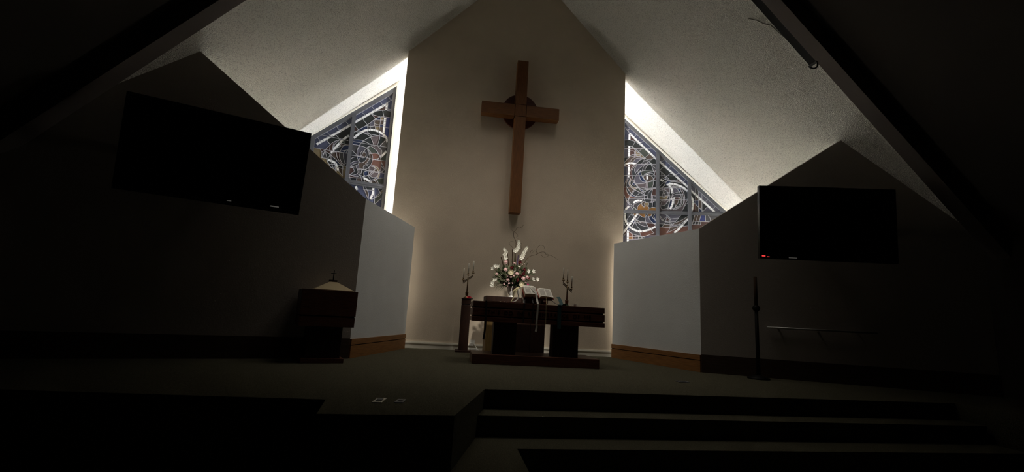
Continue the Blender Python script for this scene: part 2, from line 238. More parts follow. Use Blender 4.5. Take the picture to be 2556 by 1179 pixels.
GLASS={'L':([('w',[(1.539,4.241),(0.882,4.842),(0.79,4.933),(0.125,5.549)]),('w',[(0.146,5.373),(0.141,5.539)]),('w',[(0.148,4.79),(0.148,5.175)]),('w',[(0.789,4.539),(0.7,4.649),(0.569,4.769),(0.417,4.821),(0.282,4.816),(0.154,4.762),(0.072,4.691),(0.038,4.571)]),('w',[(0.039,4.38),(0.086,4.297),(0.172,4.191)]),('w',[(0.892,4.582),(1.003,4.464),(1.099,4.319),(1.185,4.178),(1.221,4.089)]),('w',[(0.482,3.655),(0.384,3.613),(0.283,3.543)]),('w',[(0.24,3.449),(0.24,3.319),(0.286,3.183)]),('w',[(1.278,3.944),(1.184,3.921),(1.106,3.883),(1.059,3.799),(1.032,3.722)]),('w',[(0.63,3.43),(0.583,3.352)]),('c',[(1.526,4.394),(1.462,4.324)]),('c',[(1.355,4.563),(1.285,4.5)]),('c',[(1.174,4.73),(1.109,4.666)]),('c',[(1.0,4.898),(0.936,4.84)]),('c',[(0.68,5.197),(0.569,5.115)]),('c',[(0.476,5.392),(0.407,5.313)]),('c',[(0.301,5.549),(0.224,5.471)]),('c',[(0.129,5.714),(0.066,5.653)]),('c',[(0.224,5.471),(0.007,5.697)]),('c',[(0.124,5.405),(0.018,5.416)]),('c',[(0.109,4.939),(0.01,4.947)]),('c',[(0.121,5.571),(0.124,5.405)]),('c',[(0.468,5.198),(0.356,5.298),(0.212,5.351),(0.033,5.372),(-0.024,5.371)]),('c',[(0.798,4.675),(0.712,4.758),(0.525,4.924),(0.372,5.092),(0.245,5.18),(0.035,5.207),(-0.028,5.207)]),('c',[(0.793,4.847),(0.706,4.76)]),('c',[(0.639,5.033),(0.525,4.918)]),('c',[(0.456,5.194),(0.354,5.095)]),('c',[(0.224,5.341),(0.178,5.189)]),('c',[(0.456,5.194),(0.244,5.174)]),('c',[(0.525,4.918),(0.508,4.821)]),('c',[(0.475,4.968),(0.451,4.82)]),('c',[(0.372,5.092),(0.373,4.984),(0.333,4.832)]),('c',[(0.251,5.172),(0.25,4.983),(0.26,4.834)]),('c',[(0.352,5.082),(0.286,5.09),(0.176,5.114)]),('c',[(0.36,4.98),(0.274,4.972),(0.165,5.002)]),('c',[(0.522,4.892),(0.426,4.905),(0.356,4.94)]),('c',[(0.354,4.914),(0.245,4.931),(0.159,4.942)]),('c',[(0.514,4.76),(0.388,4.654)]),('c',[(0.801,4.707),(0.671,4.708),(0.442,4.709),(0.087,4.711)]),('c',[(0.582,4.713),(0.436,4.644),(0.325,4.448)]),('c',[(0.263,4.806),(0.225,4.667),(0.258,4.454)]),('c',[(0.796,4.498),(0.604,4.524),(0.355,4.449)]),('c',[(0.665,4.317),(0.589,4.501),(0.412,4.649),(0.234,4.705),(0.072,4.685)]),('c',[(0.21,4.457),(0.08,4.643)]),('c',[(0.136,4.458),(0.043,4.583)]),('c',[(0.501,4.349),(0.414,4.431),(0.336,4.381)]),('r',[(0.821,4.454),(0.0,4.461)]),('c',[(0.799,4.388),(0.667,4.392),(0.475,4.356),(0.354,4.231),(0.327,4.104),(0.377,3.934),(0.489,3.841),(0.607,3.828)]),('c',[(0.586,4.129),(0.605,4.213),(0.561,4.273),(0.489,4.235),(0.488,4.155),(0.544,4.115),(0.588,4.129)]),('c',[(0.467,4.342),(0.434,4.216),(0.473,4.077),(0.558,3.996),(0.629,4.034),(0.675,4.156),(0.682,4.286),(0.631,4.428),(0.547,4.526)]),('c',[(0.401,4.429),(0.512,4.319),(0.587,4.144),(0.622,4.035),(0.606,3.879),(0.581,3.71)]),('c',[(0.447,4.346),(0.393,4.15),(0.452,4.008),(0.528,3.965)]),('c',[(0.401,4.429),(0.27,4.351),(0.191,4.247),(0.138,4.124),(0.123,3.979),(0.137,3.844)]),('c',[(0.224,4.434),(0.147,4.359),(0.151,4.255),(0.191,4.173)]),('c',[(0.369,4.251),(0.263,4.278),(0.178,4.25)]),('c',[(0.327,4.104),(0.223,4.152),(0.172,4.191)]),('c',[(0.798,4.133),(0.534,4.146),(0.315,4.121),(0.014,4.134)]),('c',[(0.799,3.845),(0.529,3.849),(0.019,3.835)]),('c',[(0.812,4.261),(0.675,4.156)]),('c',[(0.807,4.037),(0.741,4.093),(0.658,4.123)]),('c',[(0.801,3.923),(0.73,3.994),(0.622,4.035)]),('c',[(0.794,3.853),(0.724,3.937),(0.617,3.985)]),('c',[(0.78,3.845),(0.656,3.913),(0.615,3.971)]),('c',[(0.742,3.855),(0.694,3.777),(0.763,3.693)]),('c',[(0.649,3.85),(0.612,3.748),(0.722,3.672),(0.803,3.694)]),('c',[(0.542,3.847),(0.545,3.745),(0.628,3.652),(0.814,3.677)]),('c',[(0.581,3.71),(0.472,3.685),(0.347,3.772),(0.275,3.864)]),('c',[(0.483,3.727),(0.485,3.784),(0.433,3.822),(0.366,3.826),(0.325,3.819)]),('c',[(0.483,3.727),(0.441,3.702),(0.37,3.731),(0.325,3.819)]),('c',[(0.341,3.977),(0.217,3.962),(0.14,3.873),(0.14,3.741),(0.212,3.642),(0.315,3.593)]),('c',[(0.352,3.95),(0.241,3.929),(0.173,3.838),(0.181,3.734),(0.241,3.663),(0.325,3.623)]),('c',[(0.253,3.973),(0.269,3.938)]),('c',[(0.143,3.872),(0.175,3.852)]),('c',[(0.156,3.695),(0.186,3.719)]),('c',[(0.502,3.839),(0.511,3.925),(0.449,3.972),(0.341,3.977)]),('c',[(0.448,3.968),(0.386,3.888),(0.375,3.716),(0.318,3.624)]),('c',[(0.515,3.837),(0.258,3.823),(0.173,3.831)]),('c',[(0.301,3.977),(0.252,3.897),(0.318,3.755),(0.447,3.701)]),('c',[(0.37,3.731),(0.271,3.69),(0.181,3.734)]),('c',[(0.118,4.068),(0.02,3.909)]),('c',[(0.136,3.83),(0.016,3.939)]),('c',[(0.123,3.839),(0.019,3.828)]),('c',[(0.266,4.041),(0.155,4.017),(0.011,3.895)]),('c',[(0.223,3.618),(0.154,3.535)]),('c',[(0.185,3.646),(0.118,3.541)]),('c',[(0.129,3.699),(0.002,3.732)]),('c',[(0.072,3.541),(0.006,3.632)]),('c',[(0.146,3.464),(0.073,3.345)]),('c',[(0.236,3.478),(0.203,3.311),(0.187,3.127)]),('c',[(0.024,3.469),(0.112,3.325),(0.259,3.173)]),('c',[(0.024,3.396),(0.108,3.282),(0.246,3.186)]),('c',[(0.024,3.258),(0.145,3.118)]),('c',[(0.448,3.452),(0.457,3.286)]),('c',[(0.421,3.456),(0.34,3.318),(0.327,3.192)]),('c',[(0.458,3.429),(0.391,3.296),(0.334,3.191)]),('c',[(0.532,3.438),(0.567,3.326)]),('c',[(0.44,3.377),(0.261,3.395)]),('c',[(0.472,3.434),(0.539,3.316)]),('c',[(0.808,3.628),(0.723,3.557)]),('c',[(0.777,3.634),(0.755,3.552)]),('c',[(0.62,3.646),(0.629,3.544)]),('c',[(0.536,3.66),(0.504,3.55)]),('c',[(0.497,3.667),(0.431,3.548)]),('c',[(0.794,3.617),(0.625,3.624),(0.482,3.655)]),('c',[(1.497,4.026),(1.414,4.093),(1.341,4.169),(1.262,4.287),(1.189,4.375),(1.059,4.463)]),('c',[(1.084,4.437),(1.157,4.339),(1.192,4.239),(1.198,4.165)]),('c',[(1.18,4.381),(1.199,4.3),(1.202,4.206)]),('c',[(1.258,4.293),(1.262,4.205),(1.244,4.125),(1.225,4.078)]),('c',[(1.518,4.206),(1.414,4.093),(1.408,3.961)]),('c',[(1.342,4.38),(1.258,4.29)]),('c',[(1.165,4.536),(1.092,4.467)]),('c',[(1.571,4.16),(1.339,4.159),(1.155,4.153),(0.894,4.159)]),('r',[(1.453,4.472),(0.898,4.457)]),('c',[(1.339,4.159),(1.374,4.06),(1.396,3.943)]),('c',[(1.348,4.116),(1.278,3.944)]),('c',[(1.391,3.934),(1.354,4.125)]),('c',[(1.412,3.961),(1.281,3.964)]),('c',[(1.334,4.108),(1.276,4.088),(1.227,4.057)]),('c',[(1.279,3.954),(1.228,4.067),(1.18,4.127),(1.099,4.153),(0.911,4.231)]),('c',[(1.225,4.078),(1.192,3.909),(1.151,3.793),(1.092,3.722)]),('c',[(1.212,4.044),(1.107,3.976),(1.008,3.88)]),('c',[(1.112,4.145),(1.085,4.031),(0.986,3.895)]),('c',[(1.037,4.181),(1.043,4.07),(1.003,3.964),(0.933,3.878)]),('c',[(1.173,4.108),(1.167,4.182),(1.075,4.272),(0.952,4.348),(0.871,4.385)]),('c',[(0.876,4.348),(0.986,4.31),(1.03,4.208),(1.04,4.17)]),('c',[(0.904,4.258),(0.961,4.169),(0.957,4.055),(0.911,3.929)]),('c',[(0.882,4.231),(0.925,4.124),(0.92,4.01)]),('c',[(0.942,3.877),(0.878,3.935)]),('c',[(1.269,3.905),(1.206,3.794),(1.167,3.77)]),('c',[(1.284,3.913),(1.23,3.841),(1.122,3.86),(1.065,3.85),(0.878,3.85)]),('c',[(1.1,3.915),(1.106,3.801),(1.066,3.696)]),('c',[(0.993,3.873),(0.932,3.822),(0.901,3.755)]),('c',[(1.032,3.799),(0.937,3.785)]),('c',[(1.023,3.724),(0.917,3.609)]),('c',[(0.949,3.809),(0.926,3.607)]),('c',[(1.057,4.276),(1.016,4.42),(0.966,4.472)]),('c',[(0.964,4.461),(0.956,4.337)]),('c',[(1.039,4.373),(0.945,4.366)])],[('blue',1.546,4.326),('blue',1.425,4.44),('blue',1.239,4.6),('blue',1.06,4.748),('blue',0.939,4.925),('blue',0.722,5.081),('blue',0.537,5.27),('blue',0.345,5.436),('blue',0.175,5.599),('blue',0.062,5.737),('blue',0.066,5.515),('cobalt',0.073,5.076),('cobalt',0.073,4.819),('maroon',0.218,5.404),('tan',0.217,5.146),('tan',0.302,4.892),('brown',0.305,5.039),('brown',0.215,4.883),('slate',0.567,4.338),('navy',0.945,4.287),('slate',1.062,4.41),('tan',1.448,4.035),('brown',0.98,3.752),('brown',1.0,4.36),('mauve',0.26,4.382),('red',0.271,4.217),('red',0.094,4.102),('red',0.218,4.102),('mauve',0.32,3.9),('mauve',0.261,3.721),('mauve',0.309,3.8),('tan',0.148,3.813),('tan',0.231,3.96),('tan',0.152,3.724),('tan',0.226,3.647),('navy',0.427,3.765),('blue',0.171,3.373),('blue',0.053,3.146),('tan',0.161,3.274),('tan',0.076,3.373),('green',0.09,3.647),('green',0.126,3.193),('green',0.406,4.34),('blue',0.061,3.769),('black',0.665,4.881),('black',0.491,5.065),('black',0.312,5.226),('black',0.117,5.27),('black',0.35,4.761),('black',0.635,4.597),('black',1.397,4.261),('black',1.239,4.406),('black',1.023,4.565),('black',1.505,4.096)]),'R':([('w',[(0.102,5.594),(0.766,4.916),(0.863,4.837),(1.538,4.191),(1.637,4.079),(2.186,3.55)]),('w',[(0.105,5.567),(0.104,5.411)]),('w',[(0.103,5.242),(0.099,4.958)]),('w',[(0.102,4.741),(0.097,4.398)]),('w',[(0.098,4.532),(0.092,4.377)]),('w',[(0.093,3.017),(0.093,2.691)]),('w',[(-0.026,4.72),(0.039,4.759),(0.111,4.779),(0.206,4.778),(0.296,4.747)]),('w',[(0.555,4.51),(0.563,4.354)]),('w',[(0.221,3.729),(0.273,3.775),(0.333,3.796),(0.436,3.79)]),('w',[(0.116,3.644),(0.022,3.546)]),('w',[(0.014,3.486),(0.022,3.312),(0.084,3.173),(0.205,3.059),(0.369,3.003),(0.518,3.023),(0.636,3.063),(0.777,3.14)]),('w',[(0.336,3.463),(0.114,3.142),(-0.033,2.935)]),('w',[(1.036,4.216),(1.129,4.25),(1.235,4.241),(1.353,4.201),(1.458,4.147),(1.549,4.064)]),('w',[(1.089,4.21),(1.155,4.126),(1.181,4.0)]),('w',[(1.194,3.859),(1.18,3.733),(1.12,3.592)]),('w',[(0.883,4.362),(0.956,4.318)]),('w',[(1.622,3.945),(1.667,3.835),(1.674,3.723),(1.637,3.542)]),('w',[(1.551,3.36),(1.42,3.205),(1.328,3.092),(1.211,2.992)]),('c',[(0.064,5.678),(0.136,5.737)]),('c',[(0.241,5.522),(0.307,5.581)]),('c',[(0.398,5.336),(0.47,5.394)]),('c',[(0.917,4.83),(0.984,4.889)]),('c',[(1.084,4.66),(1.151,4.719)]),('c',[(1.263,4.484),(1.336,4.549)]),('c',[(1.433,4.302),(1.5,4.367)]),('c',[(1.971,3.814),(2.037,3.858)]),('c',[(2.155,3.639),(2.208,3.696)]),('c',[(-0.009,5.75),(0.095,5.619)]),('c',[(-0.029,5.409),(0.104,5.411),(0.236,5.373),(0.333,5.309),(0.453,5.201)]),('c',[(-0.027,5.241),(0.105,5.249),(0.214,5.204),(0.346,5.09),(0.49,4.938),(0.562,4.875),(0.763,4.682)]),('c',[(0.248,5.366),(0.184,5.23)]),('c',[(0.441,5.2),(0.341,5.09)]),('c',[(0.609,5.042),(0.496,4.925)]),('c',[(0.85,4.613),(1.037,4.437),(1.116,4.345)]),('c',[(0.87,4.606),(0.977,4.716)]),('c',[(1.057,4.459),(1.15,4.546)]),('c',[(1.282,4.335),(1.335,4.392)]),('c',[(-0.038,5.176),(0.679,5.19)]),('c',[(0.296,4.757),(0.775,4.764)]),('r',[(0.856,4.455),(1.428,4.458)]),('r',[(-0.028,4.446),(0.775,4.459)]),('c',[(-0.033,4.777),(0.109,4.933),(0.288,4.974),(0.467,4.925)]),('c',[(0.11,4.799),(0.193,4.908),(0.347,4.968)]),('c',[(0.182,4.793),(0.288,4.91),(0.479,4.919)]),('c',[(0.284,4.763),(0.372,4.866),(0.485,4.912)]),('c',[(0.473,4.836),(0.479,4.932)]),('c',[(0.408,4.758),(0.491,4.849),(0.727,4.922)]),('c',[(0.503,4.754),(0.609,4.851),(0.727,4.922)]),('c',[(0.556,4.773),(0.598,4.838),(0.657,4.75),(0.775,4.644)]),('c',[(0.119,4.538),(0.195,4.692),(0.307,4.757),(0.491,4.753)]),('c',[(0.174,4.426),(0.175,4.577),(0.272,4.744)]),('c',[(0.262,4.515),(0.243,4.629),(0.319,4.751)]),('c',[(0.239,4.451),(0.303,4.579),(0.48,4.753)]),('c',[(0.433,4.581),(0.456,4.67),(0.497,4.753)]),('c',[(0.492,4.595),(0.539,4.697),(0.616,4.762)]),('c',[(0.657,4.75),(0.705,4.605)]),('c',[(0.293,4.428),(0.374,4.542),(0.516,4.595),(0.763,4.606)]),('c',[(0.399,4.454),(0.389,4.543)]),('c',[(0.47,4.432),(0.587,4.546),(0.74,4.568)]),('c',[(0.728,4.473),(0.758,4.574)]),('c',[(0.552,4.52),(0.67,4.522),(0.728,4.473)]),('c',[(0.137,5.113),(0.227,5.101),(0.24,4.98)]),('c',[(0.226,5.179),(0.263,5.089),(0.276,4.98)]),('c',[(0.238,5.166),(0.311,5.077),(0.371,5.052)]),('c',[(0.275,5.019),(0.383,5.02),(0.389,4.962)]),('c',[(0.126,4.972),(0.18,5.017),(0.24,5.018)]),('c',[(-0.017,4.938),(0.091,4.946)]),('c',[(-0.02,4.694),(0.094,4.69)]),('c',[(0.465,4.433),(0.54,4.52),(0.661,4.525),(0.752,4.462),(0.722,4.365),(0.601,4.306),(0.503,4.345),(0.465,4.433)]),('c',[(0.327,4.568),(0.405,4.326),(0.556,4.281),(0.775,4.342)]),('c',[(0.403,4.537),(0.427,4.44),(0.511,4.312)]),('c',[(0.555,4.507),(0.661,4.444),(0.722,4.365)]),('c',[(0.22,4.566),(0.206,4.404),(0.251,4.243)]),('c',[(0.238,4.275),(0.267,4.437),(0.357,4.552)]),('c',[(0.121,4.548),(0.13,4.386),(0.215,4.282)]),('c',[(0.167,4.565),(0.191,4.403),(0.235,4.307)]),('c',[(0.19,4.241),(0.226,4.274),(0.284,4.247),(0.277,4.203),(0.231,4.194),(0.193,4.217),(0.19,4.241)]),('c',[(0.131,4.353),(0.101,4.24),(0.148,4.144),(0.255,4.098),(0.323,4.123)]),('c',[(0.158,4.338),(0.135,4.24),(0.181,4.161),(0.27,4.13)]),('c',[(0.092,4.393),(0.01,4.27),(-0.019,4.108),(-0.001,3.915),(0.077,3.773),(0.184,3.665),(0.32,3.542)]),('c',[(0.1,4.377),(0.041,4.238),(0.043,4.077),(0.105,3.95),(0.242,3.889),(0.49,3.895)]),('c',[(-0.025,3.995),(0.062,3.757),(0.138,3.664),(0.23,3.539)]),('c',[(0.065,4.126),(0.165,3.983),(0.287,3.906),(0.483,3.927)]),('c',[(-0.034,4.137),(0.361,4.148),(0.542,4.12),(0.775,4.144)]),('c',[(-0.03,3.843),(0.363,3.847),(0.775,3.835)]),('c',[(0.284,4.235),(0.361,4.132),(0.512,4.039),(0.557,4.088),(0.775,4.125)]),('c',[(0.269,4.219),(0.391,4.069),(0.505,3.991)]),('c',[(0.323,4.131),(0.421,4.101),(0.557,4.085)]),('c',[(0.292,4.227),(0.481,4.247),(0.534,4.289)]),('c',[(0.707,4.332),(0.707,4.22),(0.662,4.099)]),('c',[(0.535,4.273),(0.527,4.144)]),('c',[(0.574,4.281),(0.56,4.129)]),('c',[(0.062,3.693),(0.136,3.887),(0.263,4.074)]),('c',[(0.108,3.655),(0.106,3.854),(0.225,4.073)]),('c',[(0.242,3.841),(0.302,3.923),(0.392,4.005),(0.505,4.039)]),('c',[(0.255,4.074),(0.407,3.989),(0.498,3.951)]),('c',[(0.491,3.879),(0.497,3.991),(0.572,4.073),(0.775,4.122)]),('c',[(0.566,3.849),(0.588,3.993),(0.662,4.083)]),('c',[(0.663,3.82),(0.663,3.947),(0.693,4.083)]),('c',[(0.708,3.797),(0.693,3.964),(0.76,4.053)]),('c',[(0.663,3.939),(0.775,3.926)]),('c',[(0.483,3.839),(0.544,3.753),(0.753,3.803)]),('c',[(0.215,3.547),(0.244,3.698),(0.431,3.779)]),('c',[(0.32,3.542),(0.334,3.653),(0.446,3.751)]),('c',[(0.438,3.798),(0.432,3.687),(0.492,3.618)]),('c',[(0.492,3.705),(0.514,3.745),(0.589,3.747),(0.592,3.676),(0.514,3.661),(0.492,3.705)]),('c',[(0.44,3.561),(0.514,3.658),(0.604,3.628),(0.575,3.561)]),('c',[(0.476,3.776),(0.544,3.738)]),('c',[(0.574,3.77),(0.694,3.742)]),('c',[(0.59,3.573),(0.694,3.631),(0.776,3.617)]),('c',[(0.649,3.543),(0.709,3.6),(0.776,3.567)]),('c',[(0.686,3.646),(0.708,3.774),(0.776,3.799)]),('c',[(0.053,3.235),(0.097,3.346),(0.193,3.459)]),('c',[(0.178,3.459),(0.247,3.35),(0.352,3.275),(0.561,3.235),(0.777,3.202)]),('c',[(0.216,3.46),(0.292,3.32),(0.412,3.23)]),('c',[(0.351,3.448),(0.471,3.365),(0.665,3.41),(0.682,3.473)]),('c',[(0.515,3.461),(0.516,3.296),(0.592,3.111),(0.666,3.036),(0.755,2.954)]),('c',[(0.575,3.454),(0.635,3.299),(0.777,3.171)]),('c',[(0.56,3.454),(0.516,3.358)]),('c',[(0.754,3.46),(0.724,3.396),(0.776,3.296)]),('c',[(0.665,3.457),(0.695,3.364),(0.776,3.28)]),('c',[(-0.037,3.216),(0.293,3.226),(0.777,3.216)]),('c',[(0.403,3.434),(0.219,3.161),(0.071,2.969),(-0.025,2.849)]),('c',[(0.27,3.233),(0.339,3.103),(0.429,3.012)]),('c',[(0.308,3.266),(0.398,3.167),(0.636,3.105)]),('c',[(-0.014,3.217),(0.085,3.063)]),('c',[(0.189,3.098),(0.285,3.305)]),('c',[(0.101,3.009),(0.191,2.942),(0.326,2.9),(0.519,2.873)]),('c',[(0.369,3.01),(0.422,2.873)]),('c',[(0.755,2.984),(0.452,2.855)]),('c',[(0.213,2.943),(0.216,2.742)]),('c',[(0.273,2.922),(0.275,2.759)]),('c',[(0.355,2.893),(0.349,2.777)]),('c',[(0.11,2.862),(0.519,2.876)]),('c',[(0.103,2.792),(0.371,2.809),(0.519,2.845)]),('c',[(0.519,2.814),(0.519,2.884),(0.777,2.903)]),('c',[(0.87,4.177),(0.983,4.293),(1.169,4.339),(1.381,4.312)]),('c',[(0.943,4.157),(1.01,4.265),(1.056,4.344)]),('c',[(1.036,4.216),(1.129,4.296),(1.301,4.299),(1.393,4.266)]),('c',[(0.857,4.084),(0.97,4.193),(1.063,4.209),(1.115,4.097),(1.095,3.927)]),('c',[(1.155,4.197),(1.287,4.129),(1.378,3.976),(1.39,3.836),(1.324,3.681),(1.179,3.614)]),('c',[(1.195,4.198),(1.379,4.145),(1.47,3.964),(1.455,3.768),(1.35,3.64),(1.192,3.58),(1.008,3.605)]),('c',[(1.366,4.131),(1.431,3.963),(1.442,3.754)]),('c',[(0.85,4.134),(1.327,4.144),(1.549,4.057)]),('c',[(0.85,3.837),(1.547,3.847)]),('c',[(0.857,4.07),(0.983,4.094),(1.069,4.011),(1.062,3.884),(0.982,3.798),(0.857,3.844)]),('c',[(0.936,3.966),(0.956,4.016),(0.996,3.981),(0.996,3.897),(0.943,3.895),(0.93,3.937),(0.936,3.966)]),('c',[(0.94,4.086),(0.956,4.016)]),('c',[(0.976,4.094),(0.972,4.016)]),('c',[(0.85,3.921),(1.069,3.938)]),('c',[(0.996,4.009),(1.069,4.022)]),('c',[(0.85,3.752),(0.93,3.818),(0.89,3.669),(0.929,3.586),(1.048,3.606)]),('c',[(0.896,3.669),(0.995,3.7),(1.121,3.864)]),('c',[(1.061,3.604),(1.101,3.759),(1.154,3.886),(1.207,4.0),(1.392,4.064)]),('c',[(1.147,3.872),(1.234,3.973),(1.418,3.991)]),('c',[(1.161,3.872),(1.26,3.91),(1.365,3.892),(1.403,3.808),(1.363,3.682),(1.245,3.616)]),('c',[(1.233,3.874),(1.219,3.776),(1.265,3.644)]),('c',[(1.338,3.905),(1.311,3.764),(1.225,3.629)]),('c',[(1.481,3.699),(1.395,3.53)]),('c',[(1.547,3.854),(1.461,3.684)]),('c',[(1.547,3.77),(1.448,3.656)]),('c',[(1.463,3.894),(1.548,3.879)]),('c',[(1.115,3.906),(1.101,3.731),(1.074,3.604)]),('c',[(1.195,4.184),(1.168,3.943),(1.134,3.879)]),('c',[(0.91,4.528),(0.93,4.406),(1.05,4.348)]),('c',[(0.967,4.4),(1.003,4.436),(1.026,4.379),(0.976,4.353),(0.967,4.4)]),('c',[(1.735,4.145),(1.734,3.531)]),('c',[(1.807,4.09),(1.806,3.533)]),('c',[(1.89,4.008),(1.883,3.535)]),('c',[(1.621,3.833),(1.894,3.84)]),('c',[(1.692,3.779),(1.916,3.55)]),('c',[(1.909,3.557),(2.014,3.677)]),('c',[(1.714,3.461),(1.66,3.267)]),('c',[(1.785,3.463),(1.665,3.089)]),('c',[(1.863,3.466),(1.755,3.119)]),('c',[(1.859,3.355),(1.846,3.191)]),('c',[(1.966,3.469),(1.962,3.249)]),('c',[(2.017,3.47),(2.068,3.403),(2.086,3.335)]),('c',[(1.621,3.214),(1.885,3.219)]),('c',[(0.865,3.43),(0.99,3.274),(1.141,3.262)]),('c',[(0.885,3.395),(0.911,3.313),(1.042,3.275),(1.141,3.348)]),('c',[(1.023,3.448),(1.108,3.374),(1.141,3.262)]),('c',[(0.997,3.364),(0.872,3.263)]),('c',[(1.03,3.351),(0.99,3.219),(0.865,3.07)]),('c',[(1.03,3.434),(1.108,3.291),(1.107,3.098),(1.009,2.944)]),('c',[(1.389,3.459),(1.252,3.282),(1.12,3.126),(0.937,2.921)]),('c',[(1.167,3.348),(1.356,3.382),(1.461,3.454)]),('c',[(1.193,3.225),(1.382,3.313),(1.552,3.422)]),('c',[(0.859,3.214),(1.199,3.198),(1.433,3.219)]),('c',[(0.859,3.132),(1.094,3.125),(1.355,3.178)]),('c',[(1.127,3.168),(1.277,3.186),(1.551,3.367)]),('c',[(1.029,2.979),(1.329,3.147),(1.485,3.275)]),('c',[(1.069,3.262),(1.245,3.279)]),('c',[(1.446,3.192),(1.445,3.041)]),('c',[(1.439,3.164),(1.556,3.184)])],[('blue',0.026,5.802),('blue',0.041,5.619),('blue',0.174,5.633),('blue',0.344,5.452),('blue',0.524,5.285),('blue',0.691,5.12),('blue',0.03,5.488),('slate',0.023,5.06),('slate',0.017,4.587),('slate',0.023,4.4),('maroon',0.175,5.463),('maroon',0.167,5.139),('maroon',0.171,4.729),('tan',0.263,5.115),('tan',0.323,5.0),('black',0.092,5.326),('black',0.297,5.257),('green',0.478,5.104),('brown',0.633,4.978),('black',0.704,4.852),('black',0.622,4.66),('green',0.528,4.545),('orange',0.38,3.638),('orange',0.456,3.42),('orange',0.605,3.424),('tan',0.544,3.706),('red',0.563,2.955),('red',0.162,2.91),('red',0.074,3.949),('red',0.181,3.888),('tan',0.125,4.208),('tan',0.209,4.116),('orange',0.17,2.825),('navy',0.231,4.234),('slate',0.032,3.724),('slate',0.026,3.015),('slate',0.014,2.796),('mauve',0.466,4.183),('brown',0.541,4.345),('black',0.631,4.46),('slate',0.93,4.91),('blue',1.024,4.796),('blue',1.197,4.611),('blue',1.368,4.429),('blue',1.499,4.303),('black',0.89,4.736),('black',1.01,4.608),('black',1.196,4.397),('tan',1.022,3.911),('tan',0.89,3.908),('mauve',1.062,4.124),('mauve',0.996,3.756),('mauve',1.363,3.612),('green',1.351,3.779),('tan',1.384,3.864),('slate',1.676,4.129),('brown',1.778,3.893),('brown',1.843,3.867),('brown',1.769,3.67),('brown',1.84,3.658),('red',1.697,3.613),('brown',1.732,3.338),('brown',1.81,3.354),('cobalt',1.913,3.357),('slate',1.947,3.897),('slate',2.087,3.776),('slate',2.251,3.614),('red',1.393,3.08),('tan',1.497,3.125),('mauve',0.964,3.052),('maroon',1.665,3.158),('maroon',1.756,3.188),('black',1.33,3.326),('slate',1.845,4.035),('black',1.956,3.675)])}
